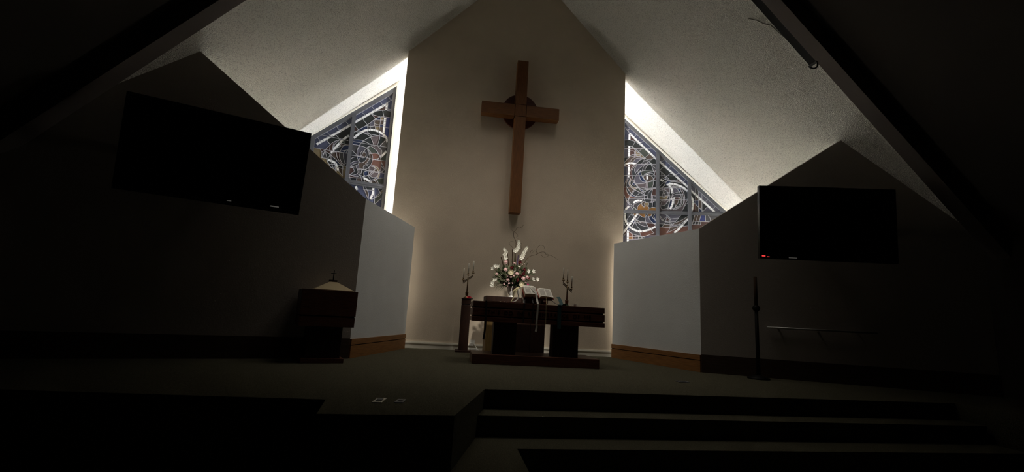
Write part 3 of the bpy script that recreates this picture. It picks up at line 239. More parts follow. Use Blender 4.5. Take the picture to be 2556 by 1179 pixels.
FL={'rose':[('pink',0.988,1.737,32),('pink',0.984,1.596,34),('pink',1.197,1.529,32),('pink',1.046,1.406,33),('pink',1.331,1.445,38),('pink',1.388,1.479,28),('pink',0.827,1.501,24),('pink',1.09,1.466,24)],'bud':[(1.151,1.723),(1.245,1.661)],'protea':[(1.083,1.542),(1.297,1.332)],'mum':[(1.107,1.633),(1.25,1.745),(1.349,1.619),(1.328,1.536),(1.435,1.462),(1.221,1.418),(1.29,1.483)],'lily':[(0.767,1.6),(0.8,1.648),(0.851,1.641),(0.769,1.328),(0.806,1.391),(1.511,1.599),(1.428,1.594),(1.595,1.452),(1.528,1.448),(0.762,1.288),(0.825,1.402)],'glad':[[(0.954,1.976),(0.998,1.922),(0.97,1.879),(0.984,1.808)],[(1.229,2.147),(1.227,2.084),(1.216,2.0),(1.171,1.961)],[(1.39,2.039),(1.367,1.98),(1.328,1.926),(1.302,1.831)]],'cattail':[[(0.917,1.826),(0.978,1.645)],[(1.03,1.904),(1.069,1.671)],[(1.124,1.983),(1.143,1.717)],[(1.171,1.966),(1.192,1.762)]],'delph':[(1.237,1.888),(1.226,1.703)],'willow':[[(1.179,1.943),(1.19,2.129),(1.142,2.225),(1.13,2.311),(1.163,2.357),(1.189,2.409),(1.247,2.407),(1.288,2.439),(1.315,2.477)],[(1.144,2.326),(1.107,2.345),(1.084,2.365)],[(1.144,2.326),(1.196,2.287),(1.212,2.245),(1.185,2.229),(1.229,2.196)],[(1.156,1.97),(1.11,2.037),(1.073,2.063),(1.06,2.105),(1.09,2.136),(1.147,2.133),(1.192,2.1)],[(1.261,2.134),(1.299,2.094),(1.296,2.008),(1.27,1.964)],[(1.366,1.758),(1.426,1.847),(1.502,1.895),(1.587,1.923),(1.643,1.963),(1.729,1.983),(1.789,1.93),(1.861,1.928),(1.935,1.898),(2.01,1.853)],[(1.587,1.937),(1.59,2.016),(1.623,2.076),(1.665,2.108),(1.724,2.09),(1.741,2.034)],[(1.614,1.96),(1.555,1.992),(1.5,1.945),(1.457,1.949)],[(1.471,1.95),(1.484,1.987),(1.512,2.003)],[(1.686,1.966),(1.681,1.922),(1.733,1.883),(1.79,1.895),(1.832,1.926),(1.788,1.959),(1.743,1.984)],[(1.426,1.847),(1.423,1.762),(1.399,1.676),(1.358,1.645)],[(1.476,1.851),(1.499,1.81),(1.515,1.783)]],'leaf':[[(1.449,1.585),(1.566,1.634)],[(1.493,1.537),(1.597,1.534)],[(0.867,1.719),(0.864,1.596)],[(0.919,1.692),(0.957,1.582)],[(0.723,1.415),(0.859,1.344)],[(0.787,1.209),(0.909,1.347)],[(0.828,1.192),(0.992,1.322)],[(0.878,1.205),(1.013,1.304)],[(0.73,1.306),(0.861,1.314)],[(0.731,1.446),(0.876,1.395)],[(0.914,1.267),(1.021,1.344)],[(0.871,1.475),(1.005,1.444)],[(0.944,1.622),(1.03,1.547)],[(1.451,1.331),(1.545,1.307)],[(1.393,1.673),(1.418,1.798)],[(1.342,1.67),(1.394,1.858)],[(1.29,1.666),(1.304,1.8)],[(1.096,1.837),(1.124,1.696)],[(0.812,1.613),(0.95,1.521)],[(1.015,1.811),(1.032,1.689)]],'pinkbit':[(1.42,1.349),(1.145,1.494),(1.035,1.466),(1.062,1.347),(1.122,1.361),(1.377,1.387),(0.976,1.331),(1.034,1.305)],'berry':[(1.151,1.575),(1.171,1.582),(1.266,1.532),(0.892,1.477),(0.911,1.488),(1.298,1.708),(1.338,1.731),(1.388,1.765)]}
# ---------------- room shell ----------------
XR, ZR, SL = 1.28, 9.15, 1.045
def ceil_z(x): return ZR - SL * abs(x - XR)
XL, XE = -5.3, 7.86            # nave side walls
YB, YF = -5.0, 11.5
YM = 5.48                       # the beam: popcorn over the chancel, shade put into the nave ceiling's dark colour
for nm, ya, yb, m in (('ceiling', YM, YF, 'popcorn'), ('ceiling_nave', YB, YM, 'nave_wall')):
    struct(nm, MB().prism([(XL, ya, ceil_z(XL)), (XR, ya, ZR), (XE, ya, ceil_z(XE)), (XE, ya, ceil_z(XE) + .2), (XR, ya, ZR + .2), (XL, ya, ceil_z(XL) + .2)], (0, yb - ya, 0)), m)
FZ = -.57
struct('floor', MB().bounds((XL, YB, FZ - .15), (XE, YF, FZ)), 'carpet')
# chancel platform with a step recess cut into its front
plat = [(XL, 4.1), (-.93, 4.1), (-.86, 3.57), (.11, 3.63), (.437, 4.9), (6.2, 5.08), (6.4, 3.7), (XE, 3.7), (XE, 11.4), (XL, 11.4)]
struct('platform', MB().prism([(x, y, FZ) for x, y in plat], (0, 0, -FZ)), 'carpet')
st1 = [(.3555, 4.58), (6.2, 4.76), (6.2, 5.075), (.44, 4.898)]
struct('step', MB().prism([(x, y, FZ) for x, y in st1], (0, 0, .38)), 'carpet')
st2 = [(-.02, 2.9), (.69, 2.9), (.69, 4.2), (6.2, 4.38), (6.2, 4.755), (.357, 4.578), (.115, 3.625)]
struct('step.001', MB().prism([(x, y, FZ) for x, y in st2], (0, 0, .19)), 'carpet')

# centre wall that carries the cross
cw = [(-1.31, 0), (3.75, 0), (3.75, ceil_z(3.75)), (XR, ZR), (-1.31, ceil_z(-1.31))]
struct('wall_center', MB().prism([(x, 9.73, z) for x, z in cw], (0, .2, 0)), 'plaster_beige')
b = MB().bounds((-1.0, 9.715, 0), (3.66, 9.729, .095)).bounds((-1.0, 9.70, .095), (3.66, 9.729, .118)).bounds((-1.0, 9.708, .118), (3.66, 9.729, .135))
struct('baseboard_center', b, 'cream_paint')

# short grey side walls and dark raked front walls, mirrored about the ridge
SIDES = {'left': ((-.80, 9.50), (-1.40, 7.265), -1), 'right': ((3.49, 9.59), (4.24, 7.411), 1)}
A24 = math.tan(math.radians(24))
for sd, (far, near, sg) in SIDES.items():
    h = 2.43
    F = V((*far, 0)); Nn = V((*near, 0)); d = (Nn - F).normalized()
    out = V((sg, sg * -d.x * sg / 1e9, 0)); out = V((d.y, -d.x, 0));  out = out if out.x * sg > 0 else -out
    struct('wall_stub_' + sd, MB().prism([F, Nn, Nn + V((0, 0, h)), F + V((0, 0, h))], out * .14), 'plaster_grey')
    bb = bpy.data.objects.new('baseboard_' + sd, None); COL.objects.link(bb); bb.location = F; bb['kind'] = 'structure'
    inn = -out
    e = d * .004
    obj('base_board', MB().prism([F + e, Nn, Nn + V((0, 0, .185)), F + e + V((0, 0, .185))], inn * .022), 'baseboard_wood', bb)
    obj('groove', MB().prism([F + e + V((0, 0, .185)), Nn + V((0, 0, .185)), Nn + V((0, 0, .197)), F + e + V((0, 0, .197))], inn * .008), 'groove_black', bb)
    obj('cap_board', MB().prism([F + e + V((0, 0, .197)), Nn + V((0, 0, .197)), Nn + V((0, 0, .28)), F + e + V((0, 0, .28))], inn * .026), 'baseboard_wood', bb)
    # raked wall: starts at the near corner, rises outward until it meets the roof slope
    xe = XL if sg < 0 else XE
    def wp(x, z): return V((x, near[1] - A24 * abs(x - near[0]), z))
    xs = near[0]; k = .742      # rise per metre of x
    tt = (ceil_z(xs) - h) / (k + SL)
    xm = xs + sg * tt
    poly = [wp(xs, FZ), wp(xe, FZ), wp(xe, ceil_z(xe)), wp(xm, ceil_z(xm)), wp(xs, h)]
    back = V((sg * math.sin(math.radians(24)) * .0, .14, 0))
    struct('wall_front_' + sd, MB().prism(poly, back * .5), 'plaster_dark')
    struct('wall_alcove_' + sd, MB().prism([p + back * .52 - V((0, 0, .05 if p.z > 0 else 0)) for p in poly], back * .5), 'plaster_white')
    fb = V((0, -.025, 0))
    struct('trim_' + ('1' if sg < 0 else '2'), MB().prism([wp(xs, 0), wp(xe, 0), wp(xe, .30), wp(xs, .29)], fb), 'shaded_baseboard')
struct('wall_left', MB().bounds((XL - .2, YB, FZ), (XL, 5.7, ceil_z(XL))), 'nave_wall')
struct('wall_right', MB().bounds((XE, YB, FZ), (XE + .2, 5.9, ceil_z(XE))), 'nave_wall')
struct('wall_side_left', MB().bounds((XL - .2, 5.7, FZ), (XL, YF, ceil_z(XL))), 'plaster_white')
struct('wall_side_right', MB().bounds((XE, 5.9, FZ), (XE + .2, YF, ceil_z(XE))), 'plaster_white')
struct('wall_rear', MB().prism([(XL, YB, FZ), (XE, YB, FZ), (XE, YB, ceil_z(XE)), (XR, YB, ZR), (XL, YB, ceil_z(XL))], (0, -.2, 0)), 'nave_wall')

# ceiling beam across both slopes (rafter) - boxed, slightly below the ceiling
bm = MB()
for xe in (XL, XE):
    bm.prism([(xe, 5.48, ceil_z(xe) - .32), (XR, 5.48, ZR - .32), (XR, 5.48, ZR), (xe, 5.48, ceil_z(xe))], (0, .23, 0))
struct('beam', bm, 'beam_paint')

# ---------------- stained glass windows ----------------
T14 = math.radians(14.5)
WIN = {'L': dict(n=1, o=V((-1.6545, 10.58, 0)), d=V((-math.cos(T14), -math.sin(T14), 0)), outer=(5.973, .9455), inner=(5.843, .935), u0=.03, uj=-.035, mul=((.834, .083), (1.618, .077)), rail=(3.453, 3.557)),
       'R': dict(n=2, o=V((4.22, 10.88, 0)), d=V((math.cos(T14), -math.sin(T14), 0)), outer=(5.953, .977), inner=(5.844, .973), u0=-.02, uj=-.08, mul=((.813, .08), (1.583, .077)), rail=(3.453, 3.538))}
UMAX, ZB = 2.45, .4
def smooth(pts):
    if len(pts) < 3: return [V(p) for p in pts]
    P = [V(p) for p in pts]; out = []
    for i in range(len(P) - 1):
        a = P[i - 1] if i else P[0] * 2 - P[1]; b = P[i]; c = P[i + 1]; d = P[i + 2] if i + 2 < len(P) else P[-1] * 2 - P[-2]
        if i == 0 and (P[0] - P[-1]).length < 1e-4: a = P[-2]
        if i == len(P) - 2 and (P[0] - P[-1]).length < 1e-4: d = P[1]
        n = max(2, min(8, int((c - b).length / .022)))
        for k in range(n):
            t = k / n
            out.append(.5 * ((2 * b) + (c - a) * t + (2 * a - 5 * b + 4 * c - d) * t * t + (3 * b - a - 3 * c + d) * t ** 3))
    out.append(P[-1]); return out
def offset(pts, w):
    r = []
    for i, p in enumerate(pts):
        t = (pts[min(i + 1, len(pts) - 1)] - pts[max(i - 1, 0)]).normalized(); r.append(p + V((-t.y, t.x)) * w)
    return r
def inpoly(p, poly):
    c = False; n = len(poly)
    for i in range(n):
        a = poly[i]; b = poly[i - 1]
        if (a[1] > p[1]) != (b[1] > p[1]) and p[0] < (b[0] - a[0]) * (p[1] - a[1]) / (b[1] - a[1]) + a[0]: c = not c
    return c
def segd(p, a, b):
    ab = b - a; t = max(0, min(1, (p - a).dot(ab) / max(1e-9, ab.length_squared))); return (a + ab * t - p).length
def build_window(side):
    w = WIN[side]; curves, seeds = GLASS[side]
    o, d = w['o'], w['d']; nrm = V((d.y, -d.x, 0)); nrm = nrm if nrm.y < 0 else -nrm      # towards the room
    def P(u, z, k=0.0): return o + d * u + V((0, 0, z)) + nrm * k
    root = bpy.data.objects.new('window_%d' % w['n'], None); COL.objects.link(root); root.location = P(0, 0); root['kind'] = 'structure'
    zi = lambda u: w['inner'][0] - w['inner'][1] * u
    zo = lambda u: w['outer'][0] - w['outer'][1] * u
    dom = [(w['u0'], ZB), (UMAX, ZB), (UMAX, zi(UMAX)), (w['u0'], zi(w['u0']))]
    vs, es = [], []
    def poly(pts, closed=False):
        b = len(vs); vs.extend([V((p[0], p[1])) for p in pts]); es.extend([(b + i, b + i + 1) for i in range(len(pts) - 1)])
        if closed: es.append((b + len(pts) - 1, b))
    poly(dom, True)
    for m, mw in w['mul']: poly([(m, ZB), (m, zi(m))])
    rc = sum(w['rail']) / 2; poly([(w['u0'], rc), (UMAX, rc)])
    bands, bars = [], []
    ic = (w['inner'][0] - .0, w['inner'][1])
    for kind, pts in curves:
        s = smooth(pts)
        if kind == 'c':
            if (s[0] - s[-1]).length > 1e-3:
                s = [s[0] + (s[0] - s[1]).normalized() * .06] + s + [s[-1] + (s[-1] - s[-2]).normalized() * .06]
            poly(s)
        elif kind == 'r': bars.append(s)
        else:
            hw = .0235; bands.append((s, hw)); poly(offset(s, hw)); poly(offset(s, -hw))
            L = 0; acc = .06
            for a, b2 in zip(s, s[1:]):
                l = (b2 - a).length; t = (b2 - a) / l; nn = V((-t.y, t.x))
                while acc < L + l:
                    q = a + t * (acc - L); poly([q + nn * hw, q - nn * hw]); acc += .115
                L += l
            e0, e1 = s[0], s[-1]
            for e, t in ((e0, (s[1] - s[0]).normalized()), (e1, (s[-1] - s[-2]).normalized())):
                nn = V((-t.y, t.x)); poly([e + nn * hw, e - nn * hw])
    # plain leading of the parts that stand behind the front walls and television
    for k in range(5): poly([(w['u0'], .7 + .42 * k), (UMAX, .7 + .42 * k)])
    for k in range(1, 6): poly([(w['u0'] + .42 * k, ZB), (w['u0'] + .42 * k, 2.72)])
    for z in (3.0, 3.3): poly([(1.64, z), (UMAX, z)])
    if side == 'L':
        for k in range(4): poly([(1.6, 3.86 - .0 * k), (UMAX, 3.86)])
    ov, oe, of, iv, ie, jf = delaunay_2d_cdt(vs, es, [], 0, 1e-4)
    con = set()
    for e, src in zip(oe, ie):
        if len(src): con.add((min(e), max(e)))
    keep = [f for f in of if inpoly(((ov[f[0]].x + ov[f[1]].x + ov[f[2]].x) / 3, (ov[f[0]].y + ov[f[1]].y + ov[f[2]].y) / 3), dom)]
    par = list(range(len(keep))); em = {}
    def find(i):
        while par[i] != i: par[i] = par[par[i]]; i = par[i]
        return i
    for i, f in enumerate(keep):
        for k in range(3):
            e = (min(f[k], f[(k + 1) % 3]), max(f[k], f[(k + 1) % 3]))
            if e in con: continue
            if e in em: par[find(i)] = find(em[e])
            else: em[e] = i
    sides = {}
    for i, f in enumerate(keep):
        for k in range(3): sides.setdefault((min(f[k], f[(k + 1) % 3]), max(f[k], f[(k + 1) % 3])), []).append(i)
    # leading only where it really parts two panes
    con = {e for e in con if e in sides and (len(sides[e]) == 1 or find(sides[e][0]) != find(sides[e][1]))}
    reg = {}
    for i in range(len(keep)): reg.setdefault(find(i), []).append(i)
    small = {}; panes = []
    dark = ['dusk', 'dusk', 'black', 'grey', 'green', 'slate', 'maroon', 'dusk', 'navy', 'brown', 'grey']
    for key in sorted(reg):
        tris = [[ov[v] for v in keep[i]] for i in reg[key]]
        ar = sum(abs((t[1] - t[0]).cross(t[2] - t[0])) / 2 for t in tris)
        if ar < 2e-5: continue
        cx = V((0, 0)); 
        for t in tris: cx += (t[0] + t[1] + t[2]) / 3 * (abs((t[1] - t[0]).cross(t[2] - t[0])) / 2 / ar)
        col = None
        tb = max(tris, key=lambda t: abs((t[1] - t[0]).cross(t[2] - t[0]))); tc = (tb[0] + tb[1] + tb[2]) / 3
        for s, hw in bands:
            if min(segd(tc, a, b2) for a, b2 in zip(s, s[1:])) < hw * .97: col = 'white'; break
        if col is None:
            for sc, su, sz in seeds:
                if any(inpoly((su, sz), t) for t in tris): col = sc; break
        if col is None: col = random.choice(dark)
        # mesh: front face + back face + rim
        idx = {}; mb = MB(); ids = [keep[i] for i in reg[key]]
        for f in ids:
            for v in f:
                if v not in idx: idx[v] = len(idx)
        tilt = random.uniform(-.002, .002)
        order = sorted(idx, key=idx.get)
        fk = -.0235 if col == 'white' else -.03 + tilt; fr = [P(ov[v].x, ov[v].y, fk) for v in order]; bk = [P(ov[v].x, ov[v].y, -.038) for v in order]; n = len(order)
        fs = []; cnt = {}
        for f in ids:
            g = tuple(idx[v] for v in f); fs.append(g); fs.append(tuple(n + i for i in reversed(g)))
            for k in range(3):
                e = (g[k], g[(k + 1) % 3]); cnt[e] = 1
        for (a, b2) in list(cnt):
            if (b2, a) not in cnt: fs.append((b2, a, a + n, b2 + n))
        if side == 'R': fs = [tuple(reversed(f)) for f in fs]
        mb.add(fr + bk, fs)
        panes.append((ar, col, mb))
    panes.sort(key=lambda q: -q[0])
    for i, (ar, col, mb) in enumerate(panes):
        if ar > .0035 and i < 300: obj('glass_pane', mb, 'glass_' + col, root)
        else: small.setdefault(col, MB()).add(mb.v, mb.f)
    for col, mb in small.items(): obj('small_glass_panes', mb, 'glass_' + col, root, kind='stuff')
    lead = MB()
    for a, b2 in con:
        pa, pb = ov[a], ov[b2]; mid = (pa + pb) / 2
        if not inpoly((mid.x, mid.y), [(w['u0'] - .01, ZB - .01), (UMAX + .01, ZB - .01), (UMAX + .01, zi(UMAX) + .01), (w['u0'] - .01, zi(w['u0']) + .01)]): continue
        inb = any(min(segd(mid, x, y) for x, y in zip(s, s[1:])) < hw * .8 for s, hw in bands)
        edge = (not inb) and any(min(segd(mid, x, y) for x, y in zip(s, s[1:])) < hw * 1.1 for s, hw in bands)
        t = (pb - pa); l = t.length
        if l < 1e-5: continue
        t = t / l * .003
        if inb: continue
        lead.bar(P(pa.x - t.x, pa.y - t.y, -.026), P(pb.x + t.x, pb.y + t.y, -.026), .005 if edge else .0095, .007, nrm)
    obj('lead_came', lead, 'lead_grey', root, kind='stuff')
    tick = MB()
    for a, b2 in con:
        pa, pb = ov[a], ov[b2]; mid = (pa + pb) / 2
        if any(min(segd(mid, x, y) for x, y in zip(s, s[1:])) < hw * .8 for s, hw in bands) and inpoly((mid.x, mid.y), dom) and (pb - pa).length > .004:
            tick.bar(P(pa.x, pa.y, -.026), P(pb.x, pb.y, -.026), .006, .008, nrm)
    obj('dark_lead_joint', tick, 'frame_grey', root, kind='stuff')
    for s in bars:
        obj('saddle_bar', MB().tube([P(q.x, q.y, -.012) for q in s], .0085, 6), 'bar_grey', root)
    # aluminium frame
    uj = w['uj']
    def strip(poly, k0, k1): return MB().prism([P(u, z, k0) for u, z in poly], nrm * (k1 - k0))
    obj('frame_head', strip([(uj, zo(uj)), (UMAX + .08, zo(UMAX + .08)), (UMAX + .08, zi(UMAX + .08)), (uj, zi(uj))], -.045, .015), 'frame_grey', root)
    obj('frame_jamb', strip([(uj, ZB - .08), (w['u0'], ZB - .08), (w['u0'], zi(w['u0'])), (uj, zi(uj))], -.045, .02), 'frame_grey', root)
    obj('frame_jamb', strip([(UMAX, ZB - .08), (UMAX + .08, ZB - .08), (UMAX + .08, zi(UMAX + .08)), (UMAX, zi(UMAX))], -.045, .02), 'frame_grey', root)
    obj('frame_sill', strip([(uj, ZB - .08), (UMAX + .08, ZB - .08), (UMAX + .08, ZB), (uj, ZB)], -.045, .03), 'frame_grey', root)
    for m, mw in w['mul']:
        obj('mullion', strip([(m - mw / 2, ZB), (m + mw / 2, ZB), (m + mw / 2, zi(m + mw / 2) + .02), (m - mw / 2, zi(m - mw / 2) + .02)], -.045, .03), 'frame_grey', root)
    cuts = [w['u0']] + [x for m, mw in w['mul'] for x in (m - mw / 2, m + mw / 2)] + [UMAX]
    r0, r1 = w['rail']
    for a, b2 in zip(cuts[::2], cuts[1::2]):
        obj('frame_rail', strip([(a, r0), (b2, r0), (b2, r1), (a, r1)], -.045, .01), 'frame_grey', root)
        obj('rail_lip', strip([(a, (r0 + r1) / 2 - .01), (b2, (r0 + r1) / 2 - .01), (b2, r1 - .03), (a, r1 - .03)], .01, .02), 'frame_grey', root)
    # cream casing around the frame
    c = .075
    cz = lambda u: ceil_z((o + d * u).x) - .006
    obj('casing_head_board', strip([(uj - .05, cz(uj - .05)), (UMAX, max(cz(UMAX), zo(UMAX) + .02)), (UMAX, zo(UMAX)), (uj - .05, zo(uj - .05))], -.045, .012), 'cream_paint', root)
    c = .05
    obj('casing_head', strip([(uj - .05, zo(uj - .05) + c), (UMAX + .1, zo(UMAX + .1) + c), (UMAX + .1, zo(UMAX + .1)), (uj - .05, zo(uj - .05))], -.045, .045), 'cream_paint', root)
    obj('casing_jamb', strip([(uj - .055, ZB - .1), (uj, ZB - .1), (uj, zo(uj)), (uj - .055, zo(uj - .055))], -.045, .045), 'cream_paint', root)
    # outside wall around it
    sd = 'left' if side == 'L' else 'right'
    uc = (abs(o.x - XR)) / math.cos(T14)                   # distance back to the ridge
    x2z = lambda u: ceil_z((o + d * u).x)
    ui = uj - .055; ue = 3.6
    struct('wall_niche_' + sd, MB().prism([P(ui, 0, -.05), P(ui, x2z(ui), -.05), P(-uc, x2z(-uc), -.05), P(-uc, 0, -.05)], -nrm * .15), 'plaster_white')
    struct('wall_window_' + sd, MB().prism([P(ui, zo(ui) + c, -.05), P(UMAX, zo(UMAX) + c - .02, -.05), P(UMAX, max(x2z(UMAX), zo(UMAX) + c), -.05), P(ui, x2z(ui), -.05)], -nrm * .15), 'plaster_white')
    struct('wall_outer_' + sd, MB().prism([P(UMAX + .08, 0, -.05), P(ue, 0, -.05), P(ue, x2z(ue), -.05), P(UMAX + .08, x2z(UMAX + .08), -.05)], -nrm * .15), 'plaster_white')
    struct('wall_sill_' + sd, MB().prism([P(ui, 0, -.05), P(UMAX + .08, 0, -.05), P(UMAX + .08, ZB - .08, -.05), P(ui, ZB - .08, -.05)], -nrm * .15), 'plaster_white')
    print('window', side, 'panes', len(panes), [sum(1 for q in panes if q[0] > .0035)])
build_window('L'); build_window('R')
# ---------------- lamp hidden behind the centre wall ----------------
lp = thing('light_pole', 'tall pole of white fluorescent tubes standing behind the beige centre wall', 'lamp', (1.23, 10.27, 0))
obj('pole', MB().bounds((1.20, 10.24, 0), (1.26, 10.30, 8.4)), 'white_plastic', lp)
for k in range(5):
    for sx in (-1, 1):
        x = 1.23 + sx * .065
        obj('tube', MB().tube([(x, 10.27, .35 + k * 1.55), (x, 10.27, 1.75 + k * 1.55)], .02, 8), 'tube_light', lp, smooth=True)

for sd, (x, y, z0, z1), (gx, gy, g0, g1) in (('left', OUT_L, GAP_L), ('right', OUT_R, GAP_R)):
    lp = thing('alcove_fill', 'unseen fill light added as a glowing drum in the ' + sd + ' window alcove', 'lamp', (x, y, 0))  # added out of view to brighten the lower ceiling slopes
    obj('stand', MB().bounds((x - .03, y - .03, 0), (x + .03, y + .03, z0 - .03)), 'white_plastic', lp)
    obj('foot', MB().bounds((x - .15, y - .12, 0), (x + .15, y + .12, .03)), 'white_plastic', lp)
    obj('shade', MB().tube([(x, y, z0), (x, y, z1)], .20, 14), 'outer_glow', lp, smooth=True)
    lp = thing('gap_fill', 'unseen fill light added as a dim glowing drum behind the ' + sd + ' grey side wall', 'lamp', (gx, gy, 0))  # added out of view to make the glow on the centre wall's edges
    obj('foot', MB().bounds((gx - .10, gy - .10, 0), (gx + .10, gy + .10, .03)), 'white_plastic', lp)
    obj('post', MB().bounds((gx - .02, gy - .02, .03), (gx + .02, gy + .02, g0)), 'white_plastic', lp)
    obj('shade', MB().tube([(gx, gy, g0), (gx, gy, g1)], .17, 14), 'gap_glow' if sd == 'left' else 'gap_glow_right', lp, smooth=True)

def fill_spot(label, x, y, z, aim, half, blend, power, rad=.07):  # added spot hung above the view as fill light
    r = thing('fill_spot', label, 'lamp', (x, y, z)); d = (V(aim) - V((x, y, z))).normalized()
    R = d.to_track_quat('-Z', 'Y').to_matrix()
    w_ = .34 if rad > .3 else .12
    obj('can', MB().lathe([(w_, -.03), (w_ + .01, .16), (w_ * .5, .20), (.01, .20)], (x, y, z), 18, R.to_4x4()), 'white_plastic', r, smooth=True)
    obj('yoke', MB().bounds((x - .015, y - .015, z + .05), (x + .015, y + .015, ceil_z(x) + .0)), 'white_plastic', r)
    l = bpy.data.lights.new('bulb', 'SPOT'); l.energy = power; l.color = (1, .93, .82); l.spot_size = 2 * math.radians(half); l.spot_blend = blend; l.shadow_soft_size = rad
    o = bpy.data.objects.new('bulb', l); COL.objects.link(o); o.parent = r
    o.rotation_euler = R.to_euler(); o.location = d * .06
for where, args in zip(('left roof slope nearest the beam', 'left roof slope nearest the cross', 'right roof slope nearest the beam', 'right roof slope nearest the cross'), SPOTS_WIDE):
    fill_spot('unseen soft fill spot added under the ' + where, *args)  # soft fill added for the lower wall, side walls and floor
fill_spot('narrow unseen fill spot added high up, aimed at the flowers and the open bible', *SPOT_ALTAR)  # added for frontal light on the flowers and the book

# ---------------- wall cross ----------------
cr = thing('wall_cross', 'large wooden cross with a dark round disc hung on the beige centre wall', 'cross', (1.268, 9.73, 5.2))
YC, YK = 9.47, 9.68
cxl, cxr, czb, czt, hb, ht = 1.133, 1.377, 2.91, 6.42, 5.09, 5.36
obj('disc', bevel_mb if False else MB().lathe([(.41, 0), (.41, .05)], (1.268, 9.73, 5.285), 48, Matrix.Rotation(math.pi / 2, 4, 'X')), 'disc_wood', cr)
bevel(obj('upright', MB().bounds((cxl, YC + .004, czb), (cxr, YK, hb - .008)), 'cross_wood', cr), .004)
bevel(obj('upright', MB().bounds((cxl, YC + .004, ht + .008), (cxr, YK, czt)), 'cross_wood', cr), .004)
bevel(obj('crossarm', MB().bounds((.39, YC + .004, hb), (cxl - .010, YK, ht)), 'cross_wood_h', cr), .004)
bevel(obj('crossarm', MB().bounds((cxr + .010, YC + .004, hb), (2.125, YK, ht)), 'cross_wood_h', cr), .004)
bevel(obj('center_block', MB().bounds((cxl, YC, hb), (cxr, YK, ht)), 'cross_wood', cr), .004)
obj('joint', MB().bounds((cxl - .009, YC + .02, hb - .007), (cxr + .009, YK - .01, ht + .007)), 'groove_black', cr)

# ---------------- altar ----------------
al = thing('altar', 'dark wooden communion altar with a carved inscription on two broad legs', 'altar', (1.44, 7.65, 0))
x0, x1, y0, y1 = .385, 2.505, 7.25, 8.05
bevel(obj('top_slab', MB().bounds((x0, y0, .866), (x1, y1, .955)), 'altar_wood', al), .004)
bevel(obj('apron', MB().bounds((x0 - .003, y0, .735), (x1 + .003, y1, .845)), 'altar_wood', al), .004)
bevel(obj('lower_apron', MB().bounds((x0 - .006, y0, .645), (x1 + .006, y1, .714)), 'altar_wood', al), .004)
obj('groove', MB().bounds((x0 + .02, y0 + .02, .845), (x1 - .02, y1 - .02, .866)), 'groove_black', al)
obj('groove', MB().bounds((x0 + .02, y0 + .02, .714), (x1 - .02, y1 - .02, .735)), 'groove_black', al)
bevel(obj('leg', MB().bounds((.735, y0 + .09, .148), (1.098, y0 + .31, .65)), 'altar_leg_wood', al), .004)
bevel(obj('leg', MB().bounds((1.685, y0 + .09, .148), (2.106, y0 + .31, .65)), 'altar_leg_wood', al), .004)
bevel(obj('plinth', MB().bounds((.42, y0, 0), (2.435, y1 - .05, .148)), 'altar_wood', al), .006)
def text_mesh(name, body, size, loc, matn, parent, ext=.003, sx=1.0):
    cu = bpy.data.curves.new(name, 'FONT'); cu.body = body; cu.size = size; cu.extrude = ext; cu.align_x = 'CENTER'; cu.align_y = 'CENTER'; cu.resolution_u = 3; cu.space_character = 1.15
    t = bpy.data.objects.new(name, cu); COL.objects.link(t)
    me = bpy.data.meshes.new_from_object(t.evaluated_get(bpy.context.evaluated_depsgraph_get()))
    bpy.data.objects.remove(t); bpy.data.curves.remove(cu)
    me.transform(Matrix.Translation(V(loc) - parent.location) @ Matrix.Rotation(math.pi / 2, 4, 'X') @ Matrix.Diagonal((sx, 1, 1, 1)))
    n = len(me.vertices); par = list(range(n))
    def find(i):
        while par[i] != i: par[i] = par[par[i]]; i = par[i]
        return i
    for e in me.edges: par[find(e.vertices[0])] = find(e.vertices[1])
    grp = {}
    for p in me.polygons: grp.setdefault(find(p.vertices[0]), []).append(tuple(p.vertices))
    # front, back and rim of one glyph may be separate islands: join islands that overlap in x
    isl = []
    for fs in grp.values():
        xs = [me.vertices[i].co.x for f in fs for i in f]; isl.append([min(xs), max(xs), fs])
    isl.sort(key=lambda q: q[0]); out = []
    for a, b_, fs in isl:
        if out and a < out[-1][1] - .004: out[-1][1] = max(out[-1][1], b_); out[-1][2] += fs
        else: out.append([a, b_, list(fs)])
    for a, b_, fs in out:
        ids = {}
        for f in fs:
            for i in f: ids.setdefault(i, len(ids))
        mb = MB().add([me.vertices[i].co + parent.location for i in ids], [tuple(ids[i] for i in f) for f in fs])
        obj(name, mb, matn, parent)
    bpy.data.meshes.remove(me)
text_mesh('letter', 'THIS  DO  IN  REMEMBRANCE  OF  ME', .086, (1.445, y0 - .0005, .79), 'groove_black', al)

